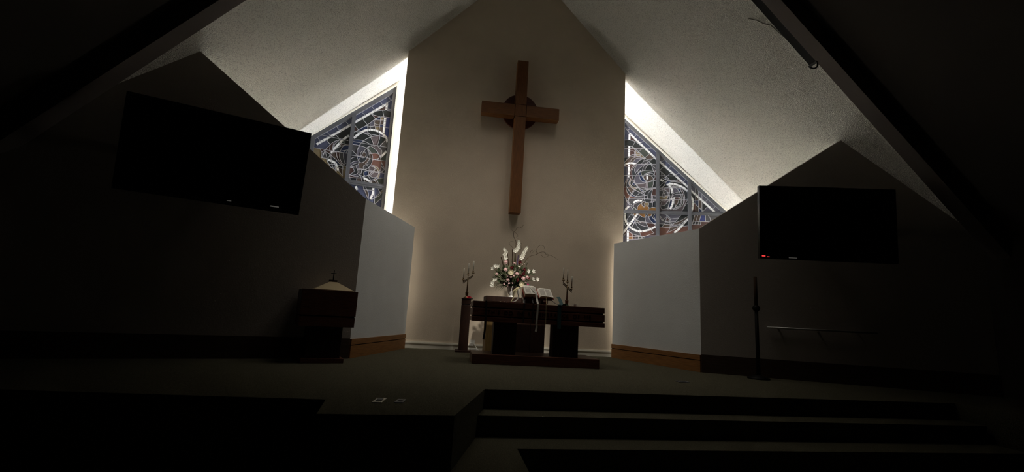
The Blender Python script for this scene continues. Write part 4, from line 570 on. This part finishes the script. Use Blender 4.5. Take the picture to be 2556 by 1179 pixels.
# ---------------- pedestal with candelabrum, second candelabrum on the altar ----------------
pd = thing('candle_pedestal', 'narrow dark wooden pedestal standing left of the altar by the centre wall', 'pedestal', (.35, 9.35, 0))
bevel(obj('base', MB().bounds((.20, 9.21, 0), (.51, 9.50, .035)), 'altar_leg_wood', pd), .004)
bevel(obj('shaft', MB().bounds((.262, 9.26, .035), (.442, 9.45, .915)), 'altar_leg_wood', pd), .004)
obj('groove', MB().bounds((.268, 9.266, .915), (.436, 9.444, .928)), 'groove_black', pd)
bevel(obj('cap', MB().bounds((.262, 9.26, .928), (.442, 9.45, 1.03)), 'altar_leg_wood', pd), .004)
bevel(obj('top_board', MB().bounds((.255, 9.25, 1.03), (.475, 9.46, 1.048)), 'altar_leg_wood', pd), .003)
def candelabrum(label, x, y, z, s, lean, arm, group='brass candelabra with three candles'):
    r = thing('candelabrum', label, 'candelabrum', (x, y, z), group)
    top = V((x + lean * .36 * s, y, z + .36 * s)); b = V((x, y, z))
    obj('base', MB().lathe([(.055 * s, 0), (.058 * s, .008 * s), (.03 * s, .022 * s), (.02 * s, .04 * s), (.026 * s, .055 * s), (.028 * s, .095 * s), (.034 * s, .10 * s), (.012 * s, .105 * s)], b, 14), 'brass', r, True)
    obj('stem', MB().tube([b + V((0, 0, .1 * s)), top], .0125 * s, 10, .009 * s), 'brass', r, True)
    a0, a1 = arm   # (dx, dz) of both arm ends from the middle of the stem head
    mid = top + V((0, 0, -.03 * s))
    for off in (-.012, .012):
        obj('arm', MB().bar(mid + V((a0[0], 0, a0[1] + off)) , mid + V((a1[0], 0, a1[1] + off)), .012 * s, .012 * s), 'brass', r)
    for e in (a0, (0, .025), a1):
        p = mid + V((e[0] * .93, 0, e[1] + .018 * s))
        obj('cup', MB().lathe([(.006 * s, 0), (.006 * s, .02 * s), (.028 * s, .026 * s), (.028 * s, .033 * s), (.008 * s, .037 * s), (.012 * s, .05 * s), (.016 * s, .066 * s), (.006 * s, .067 * s)], p, 12), 'brass', r, True)
        cb = p + V((0, 0, .06 * s))
        cd = obj('candle', MB().lathe([(.0098 * s, 0), (.0098 * s, .165 * s), (.005 * s, .178 * s), (.001 * s, .179 * s)], cb, 10), 'wax', r, True)
        obj('wick', MB().tube([cb + V((0, 0, .177 * s)), cb + V((.001, 0, .188 * s))], .0012, 4), 'cattail_brown', cd)
    return r
candelabrum('brass candelabrum with its arm rising to the right on the narrow pedestal', .353, 9.35, 1.048, 1.16, .0, ((-.095, -.078), (.105, .075)))
candelabrum('brass candelabrum with its arm falling to the right on the altar end', 2.0, 7.75, .955, 1.05, 0, ((-.078, .052), (.085, -.088)))
bow = MB()
for a in (0, 1.1, 2.3, 3.4, 4.6, 5.5): bow.petal((.40, 9.285, 1.05), (math.cos(a), -.25, .5 + .4 * math.sin(a)), (0, -1, .3), .055, .05)
tag(obj('bow', bow, 'votive_red'), 'small bright red bow at the foot of the pedestal candelabrum', 'bow')

# ---------------- flower stand and arrangement ----------------
fs_ = thing('flower_stand', 'boxy wooden stand behind the altar carrying the flower arrangement', 'stand', (1.22, 8.65, 0))
bevel(obj('body', MB().bounds((.70, 8.38, .02), (1.76, 8.92, .985)), 'light_wood', fs_), .004)
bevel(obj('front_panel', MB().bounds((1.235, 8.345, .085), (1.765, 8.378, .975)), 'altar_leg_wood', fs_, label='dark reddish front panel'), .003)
obj('panel_seam', MB().bounds((1.495, 8.342, .09), (1.505, 8.346, .97)), 'groove_black', fs_)
bevel(obj('top_board', MB().bounds((.665, 8.34, .99), (1.80, 8.95, 1.085)), 'altar_leg_wood', fs_), .004)
obj('foot', MB().bounds((.72, 8.40, 0), (1.74, 8.90, .02)), 'groove_black', fs_)

fa = thing('flower_arrangement', 'mixed arrangement of white, pink and dark red flowers in a white fluted vase', 'flowers', (1.155, 8.55, 1.085))
YFL = 8.55
def fp(p, dy=0.0):      # flowers are spread around the vase axis in depth
    return V((1.155 + (p[0] - 1.155) * (1 + .012 * dy * 8), YFL + dy, p[1] + (p[1] - .76) * dy / 8.5))
obj('vase', MB().lathe([(.066, 0), (.068, .012), (.045, .03), (.05, .045), (.074, .075), (.086, .12), (.092, .18), (.10, .205), (.096, .205), (.08, .16), (.02, .15)], (1.155, YFL, 1.085), 32, flute=.018), 'porcelain', fa, True)
foam = MB()
rnd = random.Random(3)
for k in range(60):
    a = rnd.uniform(0, 6.28); e = rnd.uniform(-.1, 1.3)
    foam.petal((1.155 + .05 * math.cos(a), YFL + .05 * math.sin(a), 1.28), (math.cos(a) * math.cos(e), math.sin(a) * math.cos(e), math.sin(e)), (-math.cos(a) * math.sin(e), -math.sin(a) * math.sin(e), math.cos(e)), rnd.uniform(.14, .3), rnd.uniform(.04, .08))
obj('foliage', foam, 'leaf_green', fa, kind='stuff')
base_pt = V((1.155, YFL, 1.27))
def stem(mb, p, r=.004):
    m = (base_pt + p) / 2 + V((0, 0, .03)); mb.tube([base_pt, m, p], r, 5); return mb
def rose(c, r, n, mb):
    c = V(c); n = V(n).normalized(); t = n.orthogonal().normalized(); q = n.cross(t)
    mb.ball(c, r * .62, 9, 6)
    for ring, (L, el, cnt) in enumerate(((.78, 1.15, 5), (.88, .85, 6), (.92, .5, 7))):
        for k in range(cnt):
            a = 6.283 * k / cnt + ring * .5; d = t * math.cos(a) + q * math.sin(a)
            dd = d * math.cos(el) + n * math.sin(el); mb.petal(c + d * r * .18 - n * r * .2, dd, n * math.cos(el) - d * math.sin(el), r * L, r * .95, .35)
    return mb
names = ['topmost pink rose', 'pink rose']
for i, (col, x, z, r) in enumerate(FL['rose']):
    c = fp((x, z), -.16 - .05 * (i % 3)); hd = obj('rose', stem(MB(), c), 'leaf_green', fa)
    obj('rose_head', rose(c, r / 7.37 * .0074 * 1.25, (.2 * (x - 1.155), -1, .35), MB()), 'petal_pink', hd)
for i, p in enumerate(FL['bud']):
    c = fp(p, -.17); s_ = obj('rose_bud', stem(MB(), c), 'leaf_green', fa)
    obj('bud_head', rose(c, .027, (0, -.6, 1), MB()), 'petal_white' if i else 'petal_pink', s_)
for i, p in enumerate(FL['protea']):
    c = fp(p, -.2); r = .055 if i == 0 else .05; mb = MB(); mb.ball(c, r * .8, 10, 6)
    for ring in range(3):
        for k in range(10):
            a = 6.283 * (k + ring * .5) / 10; d = V((math.cos(a), -.35 + .25 * ring, math.sin(a)))
            mb.petal(c + d * r * .35 + V((0, -.01 * ring, 0)), d + V((0, -.5 - .3 * ring, .3)), (0, -1, 0), r * 1.0, r * .5, .3)
    s_ = obj('protea', stem(MB(), c, .006), 'leaf_green', fa); obj('protea_head', mb, 'petal_cream', s_)
for i, p in enumerate(FL['mum']):
    c = fp(p, -.14 - .04 * (i % 2)); mb = MB().ball(c, .022)
    for k in range(22):
        a = rnd.uniform(0, 6.28); e = rnd.uniform(-.3, 1.2); d = V((math.cos(a) * math.cos(e), -math.sin(e), math.sin(a) * math.cos(e)))
        mb.petal(c, d, (0, -1, .2), rnd.uniform(.035, .052), .018)
    s_ = obj('chrysanthemum', stem(MB(), c), 'leaf_green', fa); obj('chrysanthemum_head', mb, 'mum_red', s_)
for i, p in enumerate(FL['lily']):
    c = fp(p, -.10 - .06 * (i % 2)); mb = MB(); n = V((.6 * (1 if p[0] > 1.155 else -1), -1, .2)).normalized(); t = n.orthogonal().normalized(); q = n.cross(t)
    for k in range(6):
        a = 6.283 * k / 6 + i; d = t * math.cos(a) + q * math.sin(a); mb.petal(c, d + n * .5, n - d * .5, rnd.uniform(.042, .058), .034, -.15)
    mb.ball(c + n * .01, .006, 6, 4)
    s_ = obj('lily', stem(MB(), c), 'leaf_green', fa); obj('lily_head', mb, 'petal_white', s_)
for pts in FL['glad']:
    P_ = [fp(p, -.02) for p in pts]; s_ = obj('gladiolus_spike', stem(MB(), P_[-1], .005).tube(P_, .004, 5), 'leaf_green', fa)
    mb = MB(); n = 11
    for k in range(n):
        f = k / (n - 1) * (len(P_) - 1); i = min(int(f), len(P_) - 2); c = P_[i].lerp(P_[i + 1], f - i) + V((rnd.uniform(-.010, .010), -.012, 0)); R = .036 + .022 * k / n
        for j in range(5):
            a = 6.283 * j / 5 + k; mb.petal(c, (math.cos(a), -.7, math.sin(a) + .1), (0, -1, 0), R, R * .8, -.1)
    obj('gladiolus_bloom', mb, 'petal_white', s_)
for pts in FL['cattail']:
    P_ = [fp(p, .02) for p in pts]; s_ = obj('cattail', stem(MB(), P_[-1]).tube(P_, .009, 8, .012), 'cattail_brown', fa)
P_ = [fp(p, .0) for p in FL['delph']]; mb = stem(MB(), P_[-1]); mb.tube(P_, .006, 6, .014)
for k in range(16):
    c = P_[0].lerp(P_[1], k / 16) ; a = k * 2.4; mb.petal(c, (math.cos(a), math.sin(a), .5), (0, 0, 1), .02 + .01 * k / 16, .014)
obj('delphinium', mb, 'delphinium', fa)
for i, pts in enumerate(FL['willow'][:-1]):
    P_ = [fp(p, .03 + .03 * math.sin(k * 1.3 + i)) for k, p in enumerate(pts)]
    Q = []
    for k in range(len(P_) - 1):
        a = P_[k - 1] if k else P_[0]; b_ = P_[k]; c = P_[k + 1]; d = P_[k + 2] if k + 2 < len(P_) else c
        for j in range(4):
            t = j / 4; Q.append(.5 * ((2 * b_) + (c - a) * t + (2 * a - 5 * b_ + 4 * c - d) * t * t + (3 * b_ - a - 3 * c + d) * t ** 3))
    Q.append(P_[-1]); thick = .006 if len(pts) > 6 and i in (0, 5) else .0032
    mb = MB().tube(Q, thick, 5, .0022)
    if i in (0, 5): mb.tube([base_pt, base_pt.lerp(Q[0], .5) + V((0, 0, .05)), Q[0]], .006, 5)
    obj('willow_branch', mb, 'twig', fa)
for i, pts in enumerate(FL['leaf']):
    a = fp(pts[0], -.02); b_ = fp(pts[1], -.06)
    far, nr = (a, b_) if (a - base_pt).length > (b_ - base_pt).length else (b_, a)
    mb = MB(); d = far - nr; sd = d.cross(V((0, 1, 0))).normalized()
    w_ = .034 if i == 0 else (.024 if i in (1, 13) else .007)
    mb.petal(nr, d, (0, -1, .2), d.length, w_, .04)
    for k in (-1, 1):
        if i in (2, 3, 4, 5, 6, 7, 8, 9): mb.petal(nr, d + sd * k * .05, (0, -1, .2), d.length * .9, .007, .04)
    mb.tube([base_pt, nr], .003, 4)
    obj('leaf', mb, 'leaf_pale' if i in (10, 11, 6) else 'leaf_green', fa)
for k in range(190):      # broad filler leaves through the body of the bouquet
    a = rnd.uniform(0, 6.28); r = math.sqrt(rnd.random()); c = fp((1.14 + .30 * r * math.cos(a), 1.475 + .18 * r * math.sin(a)), rnd.uniform(-.1, .06))
    d = (c - base_pt).normalized() + V((rnd.uniform(-.5, .5), rnd.uniform(-.6, .1), rnd.uniform(-.4, .5)))
    obj('leaf', MB().petal(c, d, (0, -1, .3), rnd.uniform(.06, .11), rnd.uniform(.03, .05), .15), 'leaf_green' if k % 3 else 'leaf_pale', fa)
for i, p in enumerate(FL['pinkbit']):
    c = fp(p, -.2); mb = MB()
    for k in range(9):
        a = rnd.uniform(0, 6.28); mb.petal(c, (math.cos(a), -.6, math.sin(a)), (0, -1, 0), .028, .02)
    obj('carnation', mb, 'petal_magenta' if i == 0 else 'petal_pink', fa)
for p in FL['berry']: obj('berry', MB().ball(fp(p, -.18), .009, 6, 4), 'berry', fa)

# ---------------- open bible on its stand ----------------
bs = thing('book_stand', 'low sloped wooden stand under the open bible on the altar', 'stand', (1.42, 7.52, .955))
obj('sloped_board', MB().prism([(1.225, 7.40, 1.045), (1.66, 7.40, 1.045), (1.66, 7.66, 1.19), (1.225, 7.66, 1.19)], (0, .01, -.02)), 'altar_wood', bs)
obj('ledge', MB().bounds((1.225, 7.385, 1.03), (1.66, 7.40, 1.065)), 'altar_wood', bs)
obj('support', MB().prism([(1.20, 7.42, .955), (1.20, 7.66, .955), (1.20, 7.66, 1.165), (1.20, 7.42, 1.03)], (.26, 0, 0)), 'altar_wood', bs)
obj('support', MB().prism([(1.50, 7.45, .955), (1.50, 7.66, .955), (1.50, 7.66, 1.165), (1.50, 7.45, 1.045)], (.03, 0, 0)), 'altar_wood', bs)
bi = thing('open_bible', 'large open bible with red spine on the sloped stand upon the altar', 'book', (1.45, 7.52, 1.05))
O = V((1.447, 7.39, 1.055)); ux = V((1, .03, -.02)); uy = V((0, .30, .155)); un = V((0, -.155, .30)).normalized()
uyl = uy.length; uy = uy.normalized()
def bp(x, y, h): return O + ux * x + uy * y + un * h
LW, RW, BH = .235, .235, .315
# covers
obj('cover', MB().prism([bp(-LW - .012, -.008, 0), bp(RW + .012, -.008, 0), bp(RW + .012, BH + .008, 0), bp(-LW - .012, BH + .008, 0)], un * .006), 'red_leather', bi)
def block(sg, W, prof):
    mb = MB(); n = len(prof)
    lo = [bp(sg * t * W, 0, .006) for t, h in prof]; hi = [bp(sg * t * W, 0, h) for t, h in prof]
    lo2 = [bp(sg * t * W, BH, .006) for t, h in prof]; hi2 = [bp(sg * t * W, BH, h) for t, h in prof]
    vs = lo + hi + lo2 + hi2; fs = []
    for i in range(n - 1):
        fs += [(i, i + 1, n + i + 1, n + i), (2 * n + i, 3 * n + i, 3 * n + i + 1, 2 * n + i + 1), (i, 2 * n + i, 2 * n + i + 1, i + 1)]
    fs += [(n - 1, 3 * n - 1, 4 * n - 1, 2 * n - 1), (0, n, 3 * n, 2 * n)]
    mb.add(vs, fs); page = MB().add([p + un * .0006 for p in hi] + [p + un * .0006 for p in hi2], [(i, i + 1, n + i + 1, n + i) for i in range(n - 1)])
    return mb, page
pl = [(.03, .014), (.10, .048), (.25, .066), (.5, .070), (.75, .068), (1, .062)]
pr = [(.03, .012), (.10, .034), (.25, .044), (.5, .044), (.75, .040), (1, .034)]
for sg, W, prof in ((-1, LW, pl), (1, RW, pr)):
    mb, page = block(sg, W, prof)
    obj('page_block', mb, 'page_edge', bi); pg = obj('page', page, 'paper', bi)
    ink = MB()
    for colm in ((.14, .53), (.58, .95)):
        for k in range(26):
            y = .03 + k * .0098; t0 = colm[0]; t1 = colm[1] - rnd.uniform(0, .08)
            def hh(t):
                for (a, h0), (b_, h1) in zip(prof, prof[1:]):
                    if t <= b_: return h0 + (h1 - h0) * (t - a) / (b_ - a)
                return prof[-1][1]
            for q in range(3):
                ta = t0 + (t1 - t0) * q / 3; tb = t0 + (t1 - t0) * (q + .93) / 3
                ink.add([bp(sg * ta * W, y, hh(ta) + .0012), bp(sg * tb * W, y, hh(tb) + .0012), bp(sg * tb * W, y + .0035, hh(tb) + .0012), bp(sg * ta * W, y + .0035, hh(ta) + .0012)], [(0, 1, 2, 3)])
    obj('printed_lines', ink, 'ink', pg, kind='stuff')
obj('spine_gutter', MB().prism([bp(-.012, -.004, .006), bp(.012, -.004, .006), bp(.012, BH, .012), bp(-.012, BH, .012)], un * .002), 'red_leather', bi)
def soft(pts, n=4):
    P = [V(p) for p in pts]; Q = []
    for k in range(len(P) - 1):
        a = P[max(k - 1, 0)]; b_ = P[k]; c = P[k + 1]; d = P[min(k + 2, len(P) - 1)]
        for j in range(n):
            t = j / n; Q.append(.5 * ((2 * b_) + (c - a) * t + (2 * a - 5 * b_ + 4 * c - d) * t * t + (3 * b_ - a - 3 * c + d) * t ** 3))
    return Q + [P[-1]]
def rib(name, pts, w, m, parent=None, th=.002):
    pts = soft(pts, 3)
    return obj(name, MB().ribbon(pts, w, th), m, parent)
yf = 7.236
rib('bookmark_ribbon', [(1.31, 7.63, 1.262), (1.345, 7.50, 1.203), (1.385, 7.375, 1.135), (1.400, 7.33, 1.04), (1.402, 7.25, .966), (1.4025, yf, .95), (1.40, yf, .80), (1.392, yf - .002, .66), (1.398, yf, .60), (1.385, yf - .003, .53)], .030, 'ribbon_white', bi)
rib('bookmark_ribbon', [(1.56, 7.38, 1.07), (1.565, 7.35, 1.0), (1.545, 7.26, .97), (1.535, yf, .95), (1.54, yf, .75), (1.54, yf, .60)], .006, 'ribbon_cream', bi)
rib('bookmark_ribbon', [(1.33, 7.38, 1.08), (1.335, 7.34, .99), (1.333, 7.25, .965), (1.333, yf, .94), (1.333, yf, .70), (1.333, yf, .665)], .022, 'ribbon_black', bi)
rib('bookmark_ribbon', [(1.255, 7.42, 1.09), (1.205, 7.36, 1.0), (1.19, 7.25, .965), (1.185, yf, .94), (1.183, yf, .75), (1.182, yf, .66)], .022, 'ribbon_black', bi)
rib('bookmark_ribbon', [(1.63, 7.40, 1.09), (1.66, 7.38, 1.03), (1.71, 7.34, .985), (1.76, 7.30, .966)], .012, 'ribbon_black', bi)
tag(rib('ribbon', [(.60, 7.50, .959), (.584, 7.26, .962), (.584, 7.24, .955), (.584, yf, .90), (.590, yf, .70), (.590, yf, .655), (.590, yf - .002, .52), (.575, yf, .37)], .030, 'ribbon_black'), 'long dark ribbon with a pointed end over the left of the altar front', 'ribbon')
tag(rib('ribbon', [(1.815, 7.62, 1.105), (1.825, 7.52, 1.05), (1.81, 7.36, .985), (1.755, 7.245, .963), (1.752, yf, .94), (1.755, yf, .75), (1.758, yf, .59)], .06, 'ribbon_teal'), 'wide dark teal ribbon over the altar front right of the bible', 'ribbon')
strip_ = thing('ribbon_spray', 'loose cream and white ribbons hanging from the bouquet left of the bible', 'ribbons', (1.10, 7.62, .957))
for i, (m, pts) in enumerate((('ribbon_cream', [(1.15, 7.78, 1.235), (1.09, 7.66, 1.18), (1.07, 7.6, 1.09), (1.04, 7.55, 1.02), (1.015, 7.50, .965)]),
        ('ribbon_cream', [(1.16, 7.78, 1.225), (1.11, 7.64, 1.17), (1.06, 7.58, 1.06), (1.01, 7.5, .985)]),
        ('ribbon_cream', [(1.17, 7.78, 1.24), (1.12, 7.68, 1.19), (1.085, 7.6, 1.12), (1.045, 7.52, 1.03)]),
        ('ribbon_white', [(1.16, 7.76, 1.215), (1.145, 7.62, 1.14), (1.13, 7.55, 1.06), (1.09, 7.5, 1.0), (1.03, 7.46, .975), (.97, 7.42, .97)]),
        ('ribbon_black', [(1.15, 7.75, 1.2), (1.125, 7.6, 1.13), (1.13, 7.52, 1.07), (1.15, 7.47, 1.0)]),
        ('ribbon_white', [(1.18, 7.74, 1.2), (1.17, 7.58, 1.1), (1.2, 7.46, 1.03), (1.195, 7.40, .97)]),
        ('ribbon_cream', [(1.14, 7.8, 1.23), (1.06, 7.68, 1.16), (1.05, 7.6, 1.08)]))):
    obj('strand', MB().ribbon(soft(pts), .013 if i != 3 else .02, .002), m, strip_)

# small things along the altar top
def petals(name, pts, m, label, cat, r=.03):
    mb = MB()
    for p in pts:
        for k in range(3):
            a = rnd.uniform(0, 6.28); mb.petal((p[0], p[1], .957), (math.cos(a), math.sin(a), .35), (0, 0, 1), r, r * .8, .3)
    return tag(obj(name, mb, m), label, cat)
petals('petal_cluster', [(.80, 7.30), (.83, 7.31)], 'petal_cream', 'pale yellow petals lying near the left end of the altar top', 'petals')
petals('petal_cluster', [(.87, 7.29), (.91, 7.3), (.95, 7.29)], 'petal_pink', 'dusty pink petals lying on the altar top left of the ribbons', 'petals')
petals('petal_cluster', [(.99, 7.29), (1.02, 7.3)], 'petal_magenta', 'red petals lying on the altar top beside the ribbon ends', 'petals')
vt = thing('votive_candle', 'small glowing coral votive candle under the open bible', 'candle', (1.565, 7.55, .955))
obj('cup', MB().lathe([(.028, 0), (.034, .05), (.031, .05), (.026, .02)], (1.565, 7.50, .955), 14), 'coral_wax', vt, True)
obj('wick', MB().tube([(1.565, 7.50, .975), (1.565, 7.50, .992)], .0012, 4), 'cattail_brown', vt)
gc = MB()
for k in range(14):
    a = rnd.uniform(0, 6.28); gc.petal((1.90 + rnd.uniform(-.05, .05), 7.60, .957), (math.cos(a), math.sin(a) * .3, rnd.uniform(.2, .8)), (0, -1, .4), .06, .04)
tag(obj('greenery_sprig', gc, 'green_cloth'), 'dark green sprig at the foot of the right candelabrum', 'greenery')
tw = MB()
for k in range(8):
    a = .4 * k; tw.petal((2.11, 7.62, .957), (math.cos(a), -.1, abs(math.sin(a)) + .25), (0, -1, .2), .055, .04)
tag(obj('tissue', tw, 'tissue_white'), 'crumpled white tissue near the right end of the altar', 'tissue')

# ---------------- baptismal font ----------------
ft = thing('baptismal_font', 'dark wooden baptismal font with a pale pyramid lid by the left wall', 'font', (-1.57, 6.6, 0))
RZ = Matrix.Rotation(math.radians(21), 4, 'Z')
fc = V((-1.672, 6.76, 0))
def fbox(w, d, z0, z1): return MB().box(fc + V((0, 0, (z0 + z1) / 2)), (w, d, z1 - z0), RZ)
bevel(obj('upper_box', fbox(.705, .60, .622, .958), 'altar_wood', ft), .004)
obj('groove', fbox(.68, .57, .606, .622), 'groove_black', ft)
bevel(obj('lower_box', fbox(.695, .59, .476, .606), 'altar_wood', ft), .004)
bevel(obj('pedestal', fbox(.44, .40, .06, .476), 'altar_leg_wood', ft), .004)
bevel(obj('foot', fbox(.54, .48, 0, .06), 'altar_wood', ft), .004)
fl = fc + V((.05, 0, 0))
lid = obj('lid', MB().lathe([(.36, .958), (.36, .966), (.07, 1.08), (.07, 1.083)], fl, 4, Matrix.Rotation(math.radians(66), 4, 'Z')), 'bronze_lid', ft, label='pale bronze pyramid lid')
obj('knob', MB().box(fl + V((0, 0, 1.095)), (.10, .10, .026), RZ), 'cattail_brown', lid)
lc = MB().bounds((fl.x - .006, fl.y - .004, 1.107), (fl.x + .006, fl.y + .004, 1.245)).bounds((fl.x - .036, fl.y - .004, 1.195), (fl.x + .036, fl.y + .004, 1.206))
obj('small_cross', lc, 'black_metal', lid)

# ---------------- televisions ----------------
def tv(label, corner, yaw, tilt, w, h, sg, dots):
    r = thing('television', label, 'television', corner)
    yw, tl = math.radians(yaw), math.radians(tilt)
    u = V((math.cos(yw), math.sin(yw), 0)) * sg; n = V((math.sin(yw), -math.cos(yw), 0)); up = V((0, 0, 1)) * math.cos(tl) + n * math.sin(tl); fn = n * math.cos(tl) - V((0, 0, 1)) * math.sin(tl)
    B = V(corner)
    def q(a, b_, c): return B + u * a + up * b_ + fn * c
    def slab(a0, a1, b0, b1, c0, c1): return MB().prism([q(a0, b0, c0), q(a1, b0, c0), q(a1, b1, c0), q(a0, b1, c0)], fn * (c1 - c0))
    obj('cabinet', slab(0, w, 0, h, -.07, -.012), 'black_plastic', r)
    bz = .028
    obj('bezel', MB().prism([q(0, 0, -.012), q(w, 0, -.012), q(w, bz * 1.8, -.012), q(0, bz * 1.8, -.012)], fn * .012), 'black_plastic', r)
    obj('bezel', MB().prism([q(0, h - bz, -.012), q(w, h - bz, -.012), q(w, h, -.012), q(0, h, -.012)], fn * .012), 'black_plastic', r)
    obj('bezel', MB().prism([q(0, bz * 1.8, -.012), q(bz, bz * 1.8, -.012), q(bz, h - bz, -.012), q(0, h - bz, -.012)], fn * .012), 'black_plastic', r)
    obj('bezel', MB().prism([q(w - bz, bz * 1.8, -.012), q(w, bz * 1.8, -.012), q(w, h - bz, -.012), q(w - bz, h - bz, -.012)], fn * .012), 'black_plastic', r)
    obj('screen', slab(bz, w - bz, bz * 1.8, h - bz, -.012, -.004), 'screen_black', r)
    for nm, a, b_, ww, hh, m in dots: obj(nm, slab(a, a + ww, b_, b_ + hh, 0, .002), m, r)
    # wall bracket
    c = q(w / 2, h / 2, -.07)
    obj('bracket', MB().bar(c, c + V((0, .42, 0)), .12, .12).bar(q(w / 2 - .25, h / 2, -.08), q(w / 2 + .25, h / 2, -.08), .05, .3), 'black_metal', r)
    return r
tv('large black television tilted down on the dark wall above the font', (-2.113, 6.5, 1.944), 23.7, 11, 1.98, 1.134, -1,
   [('bezel_mark', .255, .062, .10, .016, 'mark_glow'), ('bezel_glint', .80, .052, .05, .010, 'mark_glow')])  # pale glowing strips imitate reflections on the lower bezel
tv('large black television with a red standby light on the right dark wall', (4.643, 6.4, 1.824), -12.4, 3.4, 1.98, 1.13, 1,
   [('standby_light', .03, .03, .05, .016, 'led_red'), ('standby_light', .105, .024, .035, .008, 'led_red'), ('bezel_mark', .42, .02, .12, .012, 'mark_glow')])

# ---------------- bar under the ceiling beam, and the ceiling seam ----------------
br = thing('ceiling_bar', 'long black bar fixed along the ceiling beam on the right slope', 'bar', (5.33, 5.78, 4.6))
xa, xb = 2.6, 5.33
sl = (V((1, 0, -SL))).normalized(); nrm_c = V((-SL, 0, -1)).normalized()
pa = V((xa, 5.775, ceil_z(xa))) + nrm_c * .16; pb = V((xb, 5.775, ceil_z(xb))) + nrm_c * .16
obj('housing', MB().bar(pa, pb, .125, .12, nrm_c), 'black_metal', br)
obj('end_cap', MB().bar(pb, pb + sl * .035, .155, .15, nrm_c), 'black_plastic', br)
obj('end_plate', MB().bar(pb + sl * .035, pb + sl * .037, .03, .10, nrm_c), 'steel', br)
hk = [pb + V((0, .085, 0)) + sl * (.02 + .075 * math.sin(t * .5)) + V((0, .035 * math.cos(t * .5) - .03, 0)) + nrm_c * (.04 * math.cos(t * .52)) for t in range(7)]
obj('hook', MB().tube(hk, .012, 6), 'black_metal', br)
for t in (.15, .5, .85): 
    c = pa.lerp(pb, t); obj('hanger', MB().bar(c - nrm_c * .06, c - nrm_c * .155, .02, .04, sl), 'black_metal', br)
cb = [(4.516, 6.273), (4.60, 6.18), (4.664, 6.141), (4.74, 6.059), (4.80, 6.045), (4.857, 6.039), (4.93, 6.02), (5.0, 5.94), (5.06, 5.86)]
tag(obj('ceiling_seam', MB().tube([V((x, y, ceil_z(x))) + nrm_c * .012 for x, y in cb], .007, 6), 'seam_grey'), 'thin grey line for a seam and its shadow on the right ceiling slope', 'ceiling_seam')  # dark tube drawn for a ceiling seam and its shadow

# ---------------- right side: candle stand, rail ----------------
cs = thing('candle_stand', 'slim dark floor candle stand with a round knob before the right wall', 'candle stand', (4.83, 6.79, 0))
c0 = V((4.83, 6.79, 0))
obj('foot', MB().lathe([(.16, 0), (.16, .02), (.05, .05), (.03, .06)], c0, 16), 'black_metal', cs, True)
obj('pole', MB().tube([c0 + V((0, 0, .05)), c0 + V((0, 0, 1.07))], .03, 10, .026), 'black_metal', cs, True)
obj('knob', MB().ball(c0 + V((0, 0, 1.08)), .055, 12, 8), 'black_metal', cs, True)
obj('candle', MB().tube([c0 + V((0, 0, 1.12)), c0 + V((0, 0, 1.58))], .026, 10), 'cattail_brown', cs, True)
hr = thing('streak_rail', 'thin added rail standing in for a faint light streak along the right dark wall', 'rail', (5.9, 6.6, .79))  # added: its pale steel imitates a streak of light
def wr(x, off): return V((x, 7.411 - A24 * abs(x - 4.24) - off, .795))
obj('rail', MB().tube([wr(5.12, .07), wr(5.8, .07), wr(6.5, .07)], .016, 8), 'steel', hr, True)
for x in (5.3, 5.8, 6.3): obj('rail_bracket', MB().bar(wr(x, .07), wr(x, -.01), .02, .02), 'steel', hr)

# ---------------- floor boxes, outlet, cables ----------------
def floor_box(label, x, y, w, d, m, skew=.09):
    r = thing('floor_box', label, 'floor box', (x, y, 0), 'floor outlet boxes set in the platform carpet')
    bevel(obj('plate', MB().prism([(x - w / 2 - skew * d / 2, y - d / 2, 0), (x + w / 2 - skew * d / 2, y - d / 2, 0), (x + w / 2 + skew * d / 2, y + d / 2, 0), (x - w / 2 + skew * d / 2, y + d / 2, 0)], (0, 0, .008)), m, r), .002)
    obj('lid', MB().bounds((x - w * .28, y - d * .22, .008), (x + w * .28, y + d * .28, .012)), 'frame_grey', r)
    obj('lid_slot', MB().bounds((x - w * .22, y - d * .12, .012), (x + w * .22, y - d * .06, .0135)), 'groove_black', r)
floor_box('larger bright metal floor box in the carpet left of the steps', -.503, 4.11, .082, .19, 'metal_plate')
floor_box('smaller dull floor box just right of the bright metal one', -.333, 4.11, .072, .15, 'frame_grey')
floor_box('low grey floor box in the dark carpet in front of the right wall', 3.21, 6.085, .16, .12, 'frame_grey')
ol = thing('wall_outlet', 'white wall outlet with a plugged in adapter between pedestal and stand', 'outlet', (.545, 9.728, .10))
obj('plate', MB().bounds((.50, 9.722, .095), (.60, 9.7285, .215)), 'white_plastic', ol)
bevel(obj('adapter', MB().bounds((.485, 9.66, .10), (.565, 9.722, .16)), 'white_plastic', ol), .006)
obj('plug', MB().bounds((.568, 9.69, .135), (.592, 9.722, .16)), 'white_plastic', ol)
tag(obj('cord', MB().tube([(.58, 9.69, .14), (.63, 9.66, .07), (.68, 9.60, .012), (.72, 9.52, .012), (.76, 9.55, .012), (.80, 9.47, .012), (.86, 9.40, .012)], .009, 6), 'white_plastic'), 'white cord lying on the carpet by the wall outlet', 'cord')
tag(obj('power_adapter', bevel_dummy if False else MB().box((.56, 9.60, .03), (.16, .07, .06), Matrix.Rotation(-.25, 4, 'Z')), 'white_plastic'), 'white power adapter block on the carpet beneath the wall outlet', 'adapter')
tag(obj('cord', MB().tube([(2.10, 9.66, .012), (2.2, 9.58, .03), (2.3, 9.62, .05), (2.42, 9.64, .012), (2.5, 9.66, .012)], .009, 6), 'black_plastic'), 'black cord curled on the carpet behind the right altar leg', 'cord')
